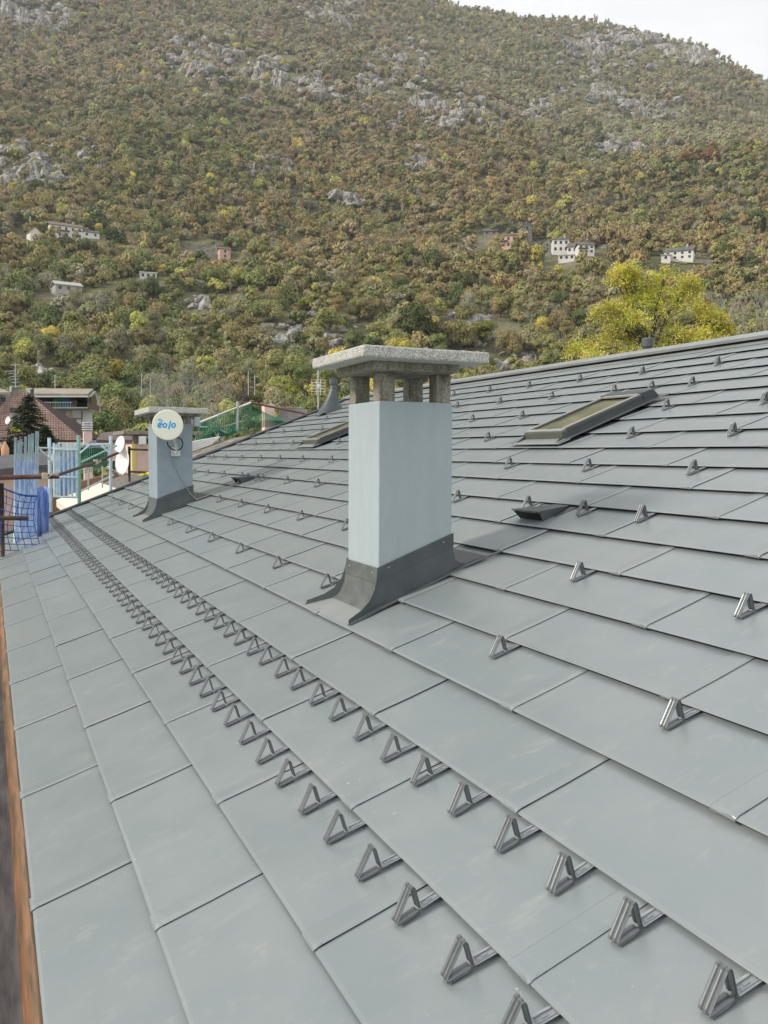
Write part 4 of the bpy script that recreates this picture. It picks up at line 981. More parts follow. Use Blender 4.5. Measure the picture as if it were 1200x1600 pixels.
# utility posts in front of the wood
for k, (x, y0, y1, lab) in enumerate(((86,586,612,'thin grey post above the balcony house'),(221,583,605,'left one of two thin posts before the yellow trees'),(235,590,606,'shorter post just right of the paired left post'),(388,580,604,'left one of two thin posts behind the green net'),(398,585,604,'right one of two thin posts behind the green net'),(47,338,367,'thin pale post beside the long white hillside house'))):
    d_ = 118 if k < 5 else (hit(x, y1).xy-CAM.xy).length-3
    a = atD(x, y1+14, d_); solo('utility_post', MB().tube([a, atD(x, y0, d_)], .055 if k < 5 else .22, 6), M['galv'], lab, 'post', a)

# ------------------------------------------------------------------ rocks on the mountainside
EXC = []     # circles where trees are kept sparse: (x, y, r, keep)
def rock(px, py, wpx, hpx, label, lean=0, rough=1.0, seed=0, proud=1.0):
    C = hit(px, py); D = (C.xy-CAM.xy).length; s = D/F_PX; w_, h_ = wpx*s, hpx*s
    v = Vector((C.x-CAM.x, C.y-CAM.y, 0)).normalized(); side = Vector((v.y,-v.x,0))
    nu = max(14, min(60, int(wpx*.6))); nv = max(12, min(44, int(hpx*.9)))
    # follow the terrain going back until the vertical extent is covered
    P = []; top = hit(px, py-hpx/2); botm = hit(px, py+hpx/2)
    dT = (top.xy-CAM.xy).length; dB = (botm.xy-CAM.xy).length
    dT = min(dT, dB+1.6*h_+8)
    rows = []
    for j in range(nv+1):
        tv = j/nv; row = []
        for i in range(nu+1):
            su = i/nu-.5; d_ = dB+(dT-dB)*tv+(su*lean*w_)
            q = CAM+v*d_+side*(su*w_); z = tz(q.x, q.y)
            e = max(0, 1-(abs(su)*2)**2.2)*max(0, 1-(abs(tv-.5)*2)**2.6)
            e2 = e-1.5*max(0, noise.noise(Vector((su*wpx*.055+seed, tv*hpx*.06, seed)))+.12)-.9*max(0, noise.noise(Vector((su*wpx*.16+seed, tv*hpx*.13+9, seed))))
            f = noise.noise(Vector((su*w_*.16+seed, tv*h_*.16, seed*.7)))*.55+noise.noise(Vector((su*w_*.55, tv*h_*.3, seed)))*.4+noise.noise(Vector((su*w_*1.4, tv*h_*.6, seed)))*.25
            cell = noise.cell(Vector((q.x*.22+seed, q.y*.12, z*.1)))*.5
            amp = min(6.5, max(3.0, h_*.32))*proud
            off = amp*(e2*1.25-.18+(f*.55+cell*.45)*rough*max(e,0))-(2.5 if e < .08 else 0)
            q = q+Vector((0,0,z-q.z)); q = q-v*off*.75+Vector((0,0,off*.75)); row.append(tuple(q))
        rows.append(row)
    mb = MB(); mb.quadgrid(rows)
    o = solo('rock_outcrop', mb, M['rock'], label, 'rock face', C)
    for tv in (.15,.5,.85):
        for su in np.linspace(-.42,.42,max(2,int(w_/max(6, h_)))):
            q = CAM+v*(dB+(dT-dB)*tv)+side*(su*w_); EXC.append((q.x, q.y, max(4, min(h_, (dT-dB))*.34), .14))
    # keep the line of sight open just below
    q = CAM+v*(dB-5); 
    for su in np.linspace(-.4,.4,max(2,int(w_/8))): EXC.append((q.x+side.x*su*w_, q.y+side.y*su*w_, 5, .35))
    return o
ROCKS = [
 (40,28,110,34,'grey crag in the top left corner of the mountainside',.3),
 (322,92,95,52,'pale broken crag high above the left terraces',.5),
 (418,115,70,62,'tall streaked cliff at the centre left high on the mountain',-.3),
 (495,142,50,22,'small pale ledge right of the tall streaked cliff',0),
 (580,140,40,26,'pale ledge above the middle of the mountain',0),
 (655,165,80,40,'grey broken cliff band above the large chimney',.2),
 (745,178,100,40,'wide grey cliff band right of the middle',.3),
 (65,268,130,52,'pale boulder slope at the left edge below the woods',.5),
 (418,252,52,34,'isolated pale crag left of the middle',0),
 (543,315,44,12,'thin pale ledge in the middle woods',0),
 (945,142,52,56,'bright white streaked cliff at the upper right',-.2),
 (922,78,90,32,'pale crag below the right skyline',.3),
 (1078,82,105,40,'large bare cliff on the right skyline',.2),
 (985,62,66,14,'low pale rock strip left of the skyline cliff',0),
 (1010,175,70,22,'scattered grey rocks below the bright white cliff',.3),
 (965,228,60,20,'grey scree behind the red autumn trees',.2),
 (665,258,40,22,'small grey scree above the hillside hamlet',0),
 (470,515,110,44,'grey broken rock slope left of the large chimney cap',.4),
 (522,535,40,26,'pale vertical rock beside the chimney cap',0),
 (322,475,38,30,'dark rock patch in the lower left woods',0),
 (733,495,82,34,'layered dark rock wall right of the big green tree',.1),
 (775,562,150,44,'brown grey rock slope just above the ridge',.3),
 (70,590,40,16,'reddish rock behind the tiled house',0),
 (155,588,36,16,'pale boulder above the balcony house',0),
 (520,27,60,26,'grey crag near the top of the mountain centre',.2),
 (850,175,50,24,'grey rocks between the cliff bands on the right',.3),
 (640,95,60,22,'small crag in the upper middle woods',.2)]
for i, rk in enumerate(ROCKS): rock(*rk[:5], lean=rk[5], seed=i*3.7, proud=(.6 if i == 7 else 1.35 if rk[1] < 320 else .8))

rb_ = random.Random(5); bo = MB()
def boulder(P, r):
    o = len(bo.v); t = (1+5**.5)/2; sq = Euler((rb_.uniform(0,3), rb_.uniform(0,3), rb_.uniform(0,3))).to_matrix()
    for v in ((-1,t,0),(1,t,0),(-1,-t,0),(1,-t,0),(0,-1,t),(0,1,t),(0,-1,-t),(0,1,-t),(t,0,-1),(t,0,1),(-t,0,-1),(-t,0,1)):
        q = sq @ Vector(v)*r*.5*rb_.uniform(.6,1.15); bo.v.append((P.x+q.x*1.5, P.y+q.y, P.z+q.z*.9))
    for f in ((0,11,5),(0,5,1),(0,1,7),(0,7,10),(0,10,11),(1,5,9),(5,11,4),(11,10,2),(10,7,6),(7,1,8),(3,9,4),(3,4,2),(3,2,6),(3,6,8),(3,8,9),(4,9,5),(2,4,11),(6,2,10),(8,6,7),(9,8,1)): bo.f.append(tuple(o+k for k in f)); bo.m.append(0)
for rk in ROCKS:
    for _ in range(int(10+rk[2]*(.8 if rk[1] < 320 else .3))):
        x = rb_.gauss(rk[0], rk[2]*.42); y = rb_.gauss(rk[1], rk[3]*.5)
        P = hit(x, y); D_ = (P.xy-CAM.xy).length
        if D_ > 1450 or D_ < 160: continue
        r_ = (1.2+4.6*rb_.random()**2)*(.45+D_/1100); r_ *= (.5 if D_ < 480 else 1); boulder(P+Vector((0,0,r_*.5)), r_); EXC.append((P.x, P.y, 3.2, .35))
        v_ = (P-CAM); v_.z = 0; v_.normalize(); EXC.append((P.x-v_.x*6, P.y-v_.y*6, 3.2, .35))
solo('boulders', bo, M['rock'], 'pale broken boulders scattered round the crags on the mountainside', 'boulders', kind='stuff')

# ------------------------------------------------------------------ hillside houses
def hill_house(px, py, wpx, hpx, label, wall, roofm, depth=7, yaw_=0, nwin=3, floors=2, roof_h=.32, gable=False, chim=False, balcony=False):
    """px,py: foot centre in the picture; the size is real and follows from the distance"""
    C = hit(px, py); D = (C.xy-CAM.xy).length; s = D/F_PX*1.08; w_, h_ = wpx*s, hpx*s
    Mx = frame_to(C, yaw_); C = C+Vector((0,0,1.2)); t = thing('hillside_house', label, 'house', C, (0,0,Mx.to_euler().z))
    rh = h_*roof_h; wh = h_-rh
    mb = MB(); mb.box((-w_/2,0,-3),(w_/2,depth,wh))
    if gable: mb.slab([(-w_/2,.01,wh),(w_/2,.01,wh),(0,.01,wh+rh)], (0,depth-.02,0))
    part('wall', mb, wall, t, local=True)
    o_ = .45
    if gable:
        for sgn in (-1,1): part('roof', MB().slab([(sgn*(w_/2+o_),-o_,wh-.25),(0,-o_,wh+rh+.1),(0,depth+o_,wh+rh+.1),(sgn*(w_/2+o_),depth+o_,wh-.25)], (0,0,.25)), roofm, t, local=True)
    else:
        part('roof', MB().slab([(-w_/2-o_,-o_,wh-.1),(w_/2+o_,-o_,wh-.1),(w_/2+o_*.5,depth*.5,wh+rh),(-w_/2-o_*.5,depth*.5,wh+rh)], (0,0,.25)).slab([(-w_/2-o_,depth+o_,wh-.1),(w_/2+o_,depth+o_,wh-.1),(w_/2+o_*.5,depth*.5+.01,wh+rh),(-w_/2-o_*.5,depth*.5+.01,wh+rh)], (0,0,.25)), roofm, t, local=True)
    for f in range(floors):
        for k in range(nwin):
            x = (k+.5)/nwin*w_-w_/2; z = wh*((f+.5)/floors); ww = min(.55, w_/nwin*.22); hh = min(.75, wh/floors*.26)
            o = part('window', MB().box((x-ww,-.06,z-hh),(x+ww,.04,z+hh)), M['window'], t, local=True)
    if chim: part('chimney', MB().box((w_*.22,depth*.4,wh),(w_*.22+.9,depth*.4+.9,wh+rh+1.2)), M['wallg'], t, local=True)
    if balcony: part('balcony', MB().box((-w_/2,-1.2,wh*.52),(w_*.1,-.01,wh*.60)), M['wood'], t, local=True)
    r_ = max(w_*.6, 6); v = Vector((C.x-CAM.x, C.y-CAM.y, 0)).normalized(); sd_ = Vector((v.y,-v.x,0))
    for k in np.linspace(-.5,.5,max(2,int(w_/6))):
        for dd in (-20,-14,-8,-2,3): EXC.append((C.x+sd_.x*k*w_+v.x*dd, C.y+sd_.y*k*w_+v.y*dd, ((10 if ('pink two' in label or 'long white' in label or 'white wing' in label or 'farmhouse' in label or 'flat roofed house' in label) else 7.6) if -22 < dd < 0 else 5), (.0 if -15 < dd < 3 else .35)))
    return t
W_ = M['wallw']
hill_house(104,376,42,21,'long white house with brown roof on the left terraces',W_,M['roofbrown'],9,.15,5,2,.28,chim=True,balcony=True)
hill_house(136,374,32,10,'low white annexe right of the long white hillside house',W_,M['roofdark'],7,.1,3,1,.4)
hill_house(56,377,14,15,'small cream gabled shed left of the long white house',M['cream_wall'],M['roofbrown'],6,.3,1,1,.45,gable=True)
hill_house(352,409,15,16,'tan tower like house among the middle terraces',M['wallp'],M['roofbrown'],6,.2,1,2,.2)
hill_house(368,420,20,8,'low ruined stone hut below the tan house',M['wallstone'],M['wallw'],5,0,2,1,.2)
hill_house(232,440,22,9,'small white flat roofed house in the left woods',W_,M['white'],7,0,3,1,.15)
hill_house(108,461,34,14,'pale grey roofed farmhouse in the lower left woods',M['wallg'],M['wallg'],8,.2,3,1,.45)
hill_house(732,402,17,12,'tiny white gabled cottage left of the pink house',W_,M['roofdark'],7,.4,1,1,.4,gable=True)
hill_house(790,391,30,21,'pink two storey house in the hillside hamlet',M['wallp'],M['roofbrown'],9,-.1,4,2,.2,chim=True,balcony=True)
hill_house(806,388,14,19,'white wing on the right of the pink hamlet house',W_,M['roofbrown'],8,.2,1,3,.2)
hill_house(823,380,15,28,'tall dark stone gabled house above the pink one',M['wallstone'],M['roofdark'],8,.3,1,3,.3,gable=True,chim=True)
hill_house(766,371,20,9,'low stone house with dark roof behind the pink one',M['wallstone'],M['roofdark'],7,0,2,1,.45)
hill_house(780,366,18,9,'dark roofed barn above the pink house',M['walldark'],M['roofdark'],7,.4,1,1,.5,gable=True)
hill_house(855,396,16,18,'grey stone gabled house between pink and white houses',M['wallstone'],M['roofdark'],8,-.1,1,2,.4,gable=True)
hill_house(876,398,22,21,'tall white house at the centre of the hamlet',W_,M['roofdark'],8,.1,3,2,.18,chim=True)
hill_house(898,398,22,15,'white house with large dark roof right of the tall white house',W_,M['roofdark'],8,-.2,3,1,.5)
hill_house(916,401,22,17,'white rightmost house of the hamlet with small balcony',W_,M['roofdark'],8,.2,3,2,.3,balcony=True)
hill_house(885,411,22,8,'low white terrace house below the hamlet',W_,M['wallw'],5,0,3,1,.15)
hill_house(1060,411,37,18,'isolated white house with dark roof at the right',W_,M['roofdark'],8,-.1,4,2,.38,chim=True)
hill_house(1040,412,12,9,'small white outbuilding left of the isolated white house',W_,M['wallg'],5,0,1,1,.2)
# terraces and meadow strips
def strip(px0, px1, py, drop, label, m, nm, thick=1.0, cat='terrace wall'):
    P = [hit(x, py) for x in np.linspace(px0, px1, 9)]; mb = MB(); up = Vector((0,0,1))
    v = Vector((P[4].x-CAM.x, P[4].y-CAM.y, 0)).normalized()
    mb.quadgrid([[p+up*thick-v*.6 for p in P], [p-up*1.5-v*.6 for p in P]]); mb.quadgrid([[p+up*thick+v*2.2 for p in P], [p+up*thick-v*.6 for p in P]])
    solo(nm, mb, m, label, cat, P[4])
    for p in P:
        for dd in (-10,-4,3): EXC.append((p.x+v.x*dd, p.y+v.y*dd, 3.6, .15))
for (a, b_, y, l) in ((288,345,388,'highest grey terrace wall left of the tan house'),(295,350,396,'second grey terrace wall left of the tan house'),(300,345,404,'third grey terrace wall left of the tan house'),(255,300,415,'lowest grey terrace wall above the white flat roofed house'),(0,44,372,'terrace wall above the green meadow at the left edge'),(690,735,398,'terrace wall left of the tiny white cottage'),(835,862,401,'terrace wall under the grey stone gabled house'),(935,965,388,'terrace wall right of the hamlet'),(1085,1120,412,'terrace wall right of the isolated white house'),(720,770,384,'stone terrace wall above the tiny white cottage')):
    strip(a, b_, y, 0, l, M['wallstone'], 'terrace_wall', 1.6)
def meadow(x0, x1, y0, y1, name):
    rows = []
    for y in np.linspace(y1, y0, 5): rows.append([hit(x, y)+Vector((0,0,.5)) for x in np.linspace(x0, x1, 9)])
    o = solo(name, MB().quadgrid(rows), M['grass'], None, None, rows[2][4], kind='structure')
    for r_ in rows:
        for p in r_: EXC.append((p.x, p.y, 7, .03))
meadow(0, 44, 376, 388, 'meadow'); meadow(800, 845, 396, 402, 'meadow'); meadow(1062, 1100, 411, 414, 'meadow')
# retaining structure and lattice pylons with wires
pyl = []
for k, (x, y0, y1, lab, m_) in enumerate(((895,278,328,'red brown lattice pylon above the hamlet','rust'),(141,283,322,'thin lattice pylon above the long white house','rust'),(473,308,338,'small lattice pylon in the centre woods','rust'))):
    a = hit(x, y1); D = (a.xy-CAM.xy).length-4; a = atD(x, y1+4, D); tp = atD(x, y0, D); H_ = tp.z-a.z; wb_ = H_*.07
    t = thing('lattice_pylon', lab, 'pylon', a); side = rt0
    for sx in (-1,1):
        for sy in (-1,1): part('leg', MB().tube([a+side*sx*wb_+Vector((0,sy*wb_,0)), tp+side*sx*.15*wb_+Vector((0,sy*.15*wb_,0))], .14, 4), M[m_], t)
    g_ = MB()
    for q in range(8):
        h0, h1 = q/8, (q+1)/8; w0, w1 = wb_*(1-.85*h0), wb_*(1-.85*h1)
        g_.tube([a+side*w0+Vector((0,-w0,H_*h0)), a-side*w1+Vector((0,-w1,H_*h1))], .08, 3); g_.tube([a-side*w0+Vector((0,-w0,H_*h0)), a+side*w1+Vector((0,-w1,H_*h1))], .08, 3)
    part('lattice', g_, M[m_], t)
    for q in (.82,.93): part('crossarm', MB().tube([a+side*2.4+Vector((0,0,H_*q)), a-side*2.4+Vector((0,0,H_*q))], .12, 4), M[m_], t)
    pyl.append(a+Vector((0,0,H_*.9)))
    EXC.append((a.x, a.y, 5, .3))
def wire(A_, B_, sag, lab):
    pts = [A_.lerp(B_, q)-Vector((0,0,sag*4*q*(1-q))) for q in np.linspace(0,1,24)]
    solo('power_line', MB().tube(pts, .06, 3), M['galv'], lab, 'cable', A_)
for dz_, l in ((0,'upper power line between the left and centre pylons'),(2.0,'lower power line between the left and centre pylons')): wire(pyl[1]-Vector((0,0,dz_)), pyl[2]-Vector((0,0,dz_)), 12, l)
for dz_, l in ((0,'upper power line between the centre and red pylons'),(2.0,'lower power line between the centre and red pylons')): wire(pyl[2]-Vector((0,0,dz_)), pyl[0]-Vector((0,0,dz_)), 16, l)

# ------------------------------------------------------------------ trees
def crown_mesh(name, seed, n_leaf, R=1.0, Hh=1.3, clumps=9, leaf=.11, mats=None, base=.14, bare=False, cone=False, stem=True, top_bias=.0):
    r = np.random.default_rng(seed); C = []
    for k in range(clumps):
        a = r.uniform(0, 2*math.pi); q = r.uniform(0, 1)**.5*.62*R; z = r.uniform(base+.25, Hh-.28)
        zz = (z-base)/(Hh-base); rr = math.sqrt(max(.05, 1-(abs(zz-.45)/.62)**2)) if not cone else (1-zz)
        C.append((math.cos(a)*q*rr, math.sin(a)*q*rr, z, r.uniform(.24,.42)*R*(1 if not cone else .7)))
    C.append((0,0,Hh-.38,.36*R)); C.append((0,0,(base+Hh)/2,.42*R)); C = np.array(C)
    wts = C[:, 3]**2; k = r.choice(len(C), n_leaf, p=wts/wts.sum())
    d = r.normal(size=(n_leaf, 3)); d /= np.linalg.norm(d, axis=1)[:, None]; d[:, 2] = np.abs(d[:, 2])*1.0-.35*(r.random(n_leaf) < .5); d /= np.linalg.norm(d, axis=1)[:, None]
    rad = C[k, 3]*(r.uniform(.55, 1.14, n_leaf) if not bare else r.uniform(.3, 1.1, n_leaf))
    P = C[k, :3]+d*rad[:, None]; P[:, 2] = np.maximum(P[:, 2], base*.7)
    nrm = d+r.normal(size=(n_leaf, 3))*.22+np.array([0,0,.10]); nrm /= np.linalg.norm(nrm, axis=1)[:, None]
    t1 = np.cross(nrm, r.normal(size=(n_leaf, 3))); t1 /= np.linalg.norm(t1, axis=1)[:, None]; t2 = np.cross(nrm, t1)
    s = leaf*r.uniform(.6, 1.35, n_leaf)[:, None]; s2 = s*(r.uniform(.5, .95, n_leaf)[:, None] if not bare else .16)
    V = np.stack([P-t1*s-t2*s2*.4, P+t1*s*.1-t2*s2, P+t1*s+t2*s2*.3, P-t1*s*.1+t2*s2], 1).reshape(-1, 3)
    F = np.arange(n_leaf*4).reshape(-1, 4)
    me = bpy.data.meshes.new(name); verts = V.tolist(); faces = F.tolist(); mi = [0]*n_leaf
    if stem:
        mb = MB(); k_ = 1.7 if bare else 1; mb.tube([(0,0,-.25),(0,0,base+.1),(.02,.01,Hh*.8)], [.045*k_,.035*k_,.014*k_], 5, 1)
        for c in C[:5]: mb.tube([(0,0,base), (c[0]*.5,c[1]*.5,(base+c[2])/2), (c[0],c[1],c[2]+.1)], [.022,.015,.005], 3, 1)
        o = len(verts); verts += mb.v; faces += [tuple(i+o for i in f) for f in mb.f]; mi += [1]*len(mb.f)
    me.from_pydata(verts, [], faces)
    for m_ in mats: me.materials.append(m_)
    me.polygons.foreach_set('material_index', mi); me.update(); return me
VAR = []
vc = bpy.data.collections.new('forest_tree_kinds')
specs = [dict(clumps=9),dict(clumps=12,Hh=1.5),dict(clumps=7,Hh=1.15),dict(clumps=14,Hh=1.35),dict(clumps=8,Hh=1.9,R=.75),dict(clumps=6,Hh=1.25),dict(clumps=10,Hh=1.6,bare=True),dict(clumps=8,Hh=2.1,R=.6,bare=True),dict(clumps=10,Hh=1.3,bare=True)]
for i, sp in enumerate(specs):
    nm = 'forest_tree_%d' % i; b_ = sp.get('bare', False)
    me = crown_mesh(nm, 100+i, 1150 if not b_ else 900, leaf=.083 if not b_ else .115, mats=[M['leaf_i'], M['bark_p' if b_ else 'bark']], **sp)
    ob = bpy.data.objects.new('forest_tree_'+'abcdefghi'[i], me); vc.objects.link(ob); VAR.append(sp)
obj_meshes = []
for i, sp in enumerate(specs):
    b_ = sp.get('bare', False); cm = crown_mesh('crown', 100+i, 4200 if not b_ else 3200, leaf=.040 if not b_ else .075, mats=[M['leaf_o']], stem=False, **sp)
    mb = MB(); mb.tube([(0,0,-.25),(0,0,.35),(.02,.01,.9)], [.045,.035,.012], 6)
    for a in (0,1.3,2.5,3.9,5.1): mb.tube([(0,0,.25),(.25*math.cos(a),.25*math.sin(a),.6),(.42*math.cos(a),.42*math.sin(a),.95)], [.024,.016,.005], 4)
    obj_meshes.append((cm, mb.mesh('trunk', M['bark_p' if b_ else 'bark'])))

# scatter positions
AZ0, AZ1 = az_of_px(-330), az_of_px(1500); pts = []
def ring_pts(r0, r1, sp):
    out = []; r = r0
    while r < r1:
        n = int((AZ1-AZ0)*r/sp); a = AZ0+(np.arange(n)+.5)/n*(AZ1-AZ0)+rng.uniform(-.5,.5,n)*sp/r*.9; rr = r+rng.uniform(-.5,.5,n)*sp*.95
        out.append(np.stack([CAM.x+rr*np.sin(a), CAM.y+rr*np.cos(a)], -1)); r += sp*.93
    return np.concatenate(out)
XY = np.concatenate([ring_pts(128, 330, 5.8), ring_pts(330, 760, 5.6), ring_pts(760, 1430, 6.3)])
dd = np.hypot(XY[:,0]-CAM.x, XY[:,1]-CAM.y)
keep = np.ones(len(XY))
for (ex, ey, er, kp) in EXC:
    m_ = (XY[:,0]-ex)**2+(XY[:,1]-ey)**2 < er*er; keep[m_] = np.minimum(keep[m_], kp)
gap = vnoise(XY[:,0], XY[:,1], 22, 8)+.5*vnoise(XY[:,0], XY[:,1], 9, 9); keep = np.where(gap < -.95, keep*.25, keep)
XY = XY[rng.random(len(XY)) < keep]
# very near band clear of the village houses on the left
def pix_np(X, Y, Z):
    v = np.stack([X-CAM.x, Y-CAM.y, Z-CAM.z], -1); z = v@np.array(fw); return 600+F_PX*(v@np.array(rt))/z, 800+F_PX*(v@np.array(dn))/z
Z = terr(XY[:,0], XY[:,1]); PX, PY = pix_np(XY[:,0], XY[:,1], Z+6); D = np.hypot(XY[:,0]-CAM.x, XY[:,1]-CAM.y)
n = len(XY)
n1 = vnoise(XY[:,0], XY[:,1], 90, 4); n2 = vnoise(XY[:,0], XY[:,1], 35, 5); u_ = rng.random(n); u2 = rng.random(n)
PAL = {   # linear albedo
 'dkgreen': (.115,.150,.058), 'green': (.190,.240,.078), 'olive': (.300,.278,.108), 'brown': (.335,.250,.120), 'rust': (.375,.240,.115),
 'greybrown': (.355,.300,.205), 'grey': (.40,.365,.29), 'yellow': (.60,.51,.12), 'ygreen': (.43,.44,.125), 'pale': (.45,.46,.29)}
names = list(PAL); cols = np.array([PAL[k] for k in names]); ci = {k: i for i, k in enumerate(names)}
def choose(wd):
    ks = list(wd); w = np.stack([np.broadcast_to(wd[k], (n,)).astype(float) for k in ks], -1); w = np.maximum(w, 0); c = np.cumsum(w/w.sum(1, keepdims=True), 1)
    return np.array([ci[k] for k in ks])[np.minimum((u_[:, None] > c).sum(1), len(ks)-1)]
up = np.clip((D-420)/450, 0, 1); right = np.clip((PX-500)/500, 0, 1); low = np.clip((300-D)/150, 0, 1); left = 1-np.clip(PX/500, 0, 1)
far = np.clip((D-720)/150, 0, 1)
kind = choose({'dkgreen': .12+.30*np.maximum(-n2, 0)+.20*low*left, 'green': .16+.25*np.maximum(-n1, 0)+.25*low, 'olive': .30+.15*right,
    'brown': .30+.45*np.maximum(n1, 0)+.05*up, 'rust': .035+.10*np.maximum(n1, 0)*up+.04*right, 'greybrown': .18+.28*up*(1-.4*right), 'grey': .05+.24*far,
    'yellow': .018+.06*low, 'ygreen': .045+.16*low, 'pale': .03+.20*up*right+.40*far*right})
zmix = np.clip(.55+.75*vnoise(XY[:,0], XY[:,1], 170, 14)+.25*n1, 0, 1)[:, None]
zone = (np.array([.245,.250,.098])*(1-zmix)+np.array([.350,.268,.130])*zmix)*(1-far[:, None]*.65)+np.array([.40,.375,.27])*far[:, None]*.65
lowc = np.clip((380-D)/160, 0, 1)[:, None]; zone = zone*(1-.55*lowc)+np.array([.215,.255,.085])*.55*lowc
gl = (np.clip((430-D)/100, 0, 1)*np.clip((420-PX)/150, 0, 1))[:, None]*.6; zone = zone*(1-gl)+np.array([.165,.205,.095])*gl
wz = np.where(np.isin(kind, [ci['yellow'], ci['ygreen'], ci['dkgreen']]), .15, .48)[:, None]
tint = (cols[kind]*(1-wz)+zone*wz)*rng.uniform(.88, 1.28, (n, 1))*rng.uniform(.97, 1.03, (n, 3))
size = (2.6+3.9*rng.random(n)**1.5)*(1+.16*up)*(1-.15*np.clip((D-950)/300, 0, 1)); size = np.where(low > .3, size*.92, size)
var = rng.integers(0, 6, n); bare = (np.isin(kind, [ci['grey'], ci['greybrown']]) & (u2 < .55)) | ((kind == ci['pale']) & (u2 < .7)) | (u2 < np.where(D > 450, .20, .08))
var = np.where(bare, rng.integers(6, 9, n), var)
roty = rng.uniform(0, 6.283, n)
sky_lim = np.where(PX < 480, 655, 655-(PX-480)*.19)
visb = (PX > -5) & (PX < 1205) & (PY < sky_lim+18)
order = np.argsort(np.where(visb, D/size, 1e9)); N_IND = 290
ind = order[:N_IND]
GNAME = {'dkgreen':'dark green','green':'mid green','olive':'olive green','brown':'brown autumn','rust':'rusty orange','greybrown':'grey brown','grey':'bare grey','yellow':'yellow','ygreen':'yellow green','pale':'pale green'}
def tree_obj(name, label, cat, x, y, s, col, var, rz, group, sz=1.0, z=None):
    z = tz(x, y)-.3 if z is None else z
    t = thing(name, label, cat, (x, y, z), (0,0,rz), group); t.scale = (s, s, s*sz)
    c = link('crown', obj_meshes[var][0], t); c.color = (*col, 1); tr = link('trunk', obj_meshes[var][1], t)
    return t
ZONES = [(60,'above the brown tiled roof'),(150,'above the balcony house'),(230,'left of the round antenna'),(330,'above the round antenna'),(420,'above the white sloping rail'),(500,'above the cone vent pipe'),(600,'above the granite cap left side'),(700,'above the granite cap right side'),(800,'right of the granite cap'),(900,'left of the yellow tree'),(1110,'around the yellow tree'),(9999,'at the right edge above the ridge')]
byz = {}
for i in ind:
    z_ = next(k for k, (lim, _) in enumerate(ZONES) if PX[i] < lim); byz.setdefault((int(kind[i]), z_), []).append(i)
for (kk, z_), lst in byz.items():
    lst.sort(key=lambda i: PX[i]); kn = GNAME[names[kk]]
    for q, i in enumerate(lst):
        lab = f'{kn} tree {ZONES[z_][1]}' + ('' if len(lst) == 1 else f', {ordw(q+1)} such from left')
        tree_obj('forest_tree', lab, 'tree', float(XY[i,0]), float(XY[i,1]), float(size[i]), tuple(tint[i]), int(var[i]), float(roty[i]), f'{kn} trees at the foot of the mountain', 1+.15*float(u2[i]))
# feature trees
def feat(px, py, wpx, label, col, var=3, sz=1.0, dz=0, hpx=None):
    P = hit(px, py); D_ = (P.xy-CAM.xy).length; s = wpx*D_/F_PX/1.75
    tree_obj('broadleaf_tree', label, 'tree', P.x, P.y, s, col, var, random.uniform(0, 6), None, sz, P.z+dz)
feat(362,393,36,'bright green round tree above the tan terrace house',(.10,.17,.03),5,.75)
feat(645,545,96,'large full green tree just above the granite chimney cap',(.085,.105,.035),3,.95)
feat(452,633,50,'rounded yellow green tree left of the cone vent pipe',(.30,.31,.05),3,.9)
feat(1070,262,26,'orange red autumn tree, left one of the pair on the right spur',(.31,.17,.075),5,.95,2)
feat(1107,262,30,'deep rust red autumn tree, right one of the pair on the right spur',(.28,.14,.065),3,.95,2)
feat(483,490,36,'bright yellow green tree in the centre left woods',(.26,.27,.055),0,.9)
feat(567,500,42,'yellow green tree left of the large green tree',(.21,.24,.05),1,.9)
feat(830,500,30,'slim golden tree among the woods right of centre',(.30,.22,.05),4,1.2)
feat(745,540,66,'yellow olive bush on top of the brown rock slope',(.21,.21,.05),2,.8)
feat(180,608,70,'yellow tree behind the balcony house',(.30,.25,.05),3,.8)
feat(205,640,54,'dark green tree between the balcony house and the far chimney',(.06,.08,.03),1,1.0)
feat(187,662,34,'orange leaved shrub beside the far chimney',(.34,.18,.035),2,.8)
feat(255,630,60,'olive green tree behind the round antenna',(.14,.15,.045),0,.85)
feat(325,625,56,'yellow green tree right of the far chimney',(.24,.23,.055),3,.8)
feat(375,640,60,'bare brown thicket tree behind the white scaffold rail',(.20,.16,.11),8,.9)
feat(725,460,50,'olive tree above the layered rock wall',(.13,.14,.045),5,.9)
feat(410,402,26,'pale yellow tree on the middle terraces',(.24,.25,.07),4,1.0)
feat(172,395,36,'tall green poplar like tree right of the long white house',(.10,.14,.04),4,1.0)
feat(800,372,20,'green tree between the hamlet houses',(.09,.12,.04),0,1.1)
# forest body
rest_i = np.setdiff1d(np.arange(n), ind)
me = bpy.data.meshes.new('forest'); nr = len(rest_i)
me.vertices.add(nr); me.vertices.foreach_set('co', np.stack([XY[rest_i,0], XY[rest_i,1], Z[rest_i]-.4], -1).astype(np.float32).ravel())
a = me.attributes.new('tint', 'FLOAT_COLOR', 'POINT'); a.data.foreach_set('color', np.concatenate([tint[rest_i], np.ones((nr,1))], 1).astype(np.float32).ravel())
a = me.attributes.new('variant', 'INT', 'POINT'); a.data.foreach_set('value', var[rest_i].astype(np.int32))
a = me.attributes.new('size', 'FLOAT_VECTOR', 'POINT'); a.data.foreach_set('vector', np.stack([size[rest_i]*rng.uniform(.8,1.2,nr), size[rest_i]*rng.uniform(.8,1.2,nr), size[rest_i]*rng.uniform(.85,1.4,nr)], -1).astype(np.float32).ravel())
a = me.attributes.new('spin', 'FLOAT_VECTOR', 'POINT'); a.data.foreach_set('vector', np.stack([np.zeros(nr), np.zeros(nr), roty[rest_i]], -1).astype(np.float32).ravel())
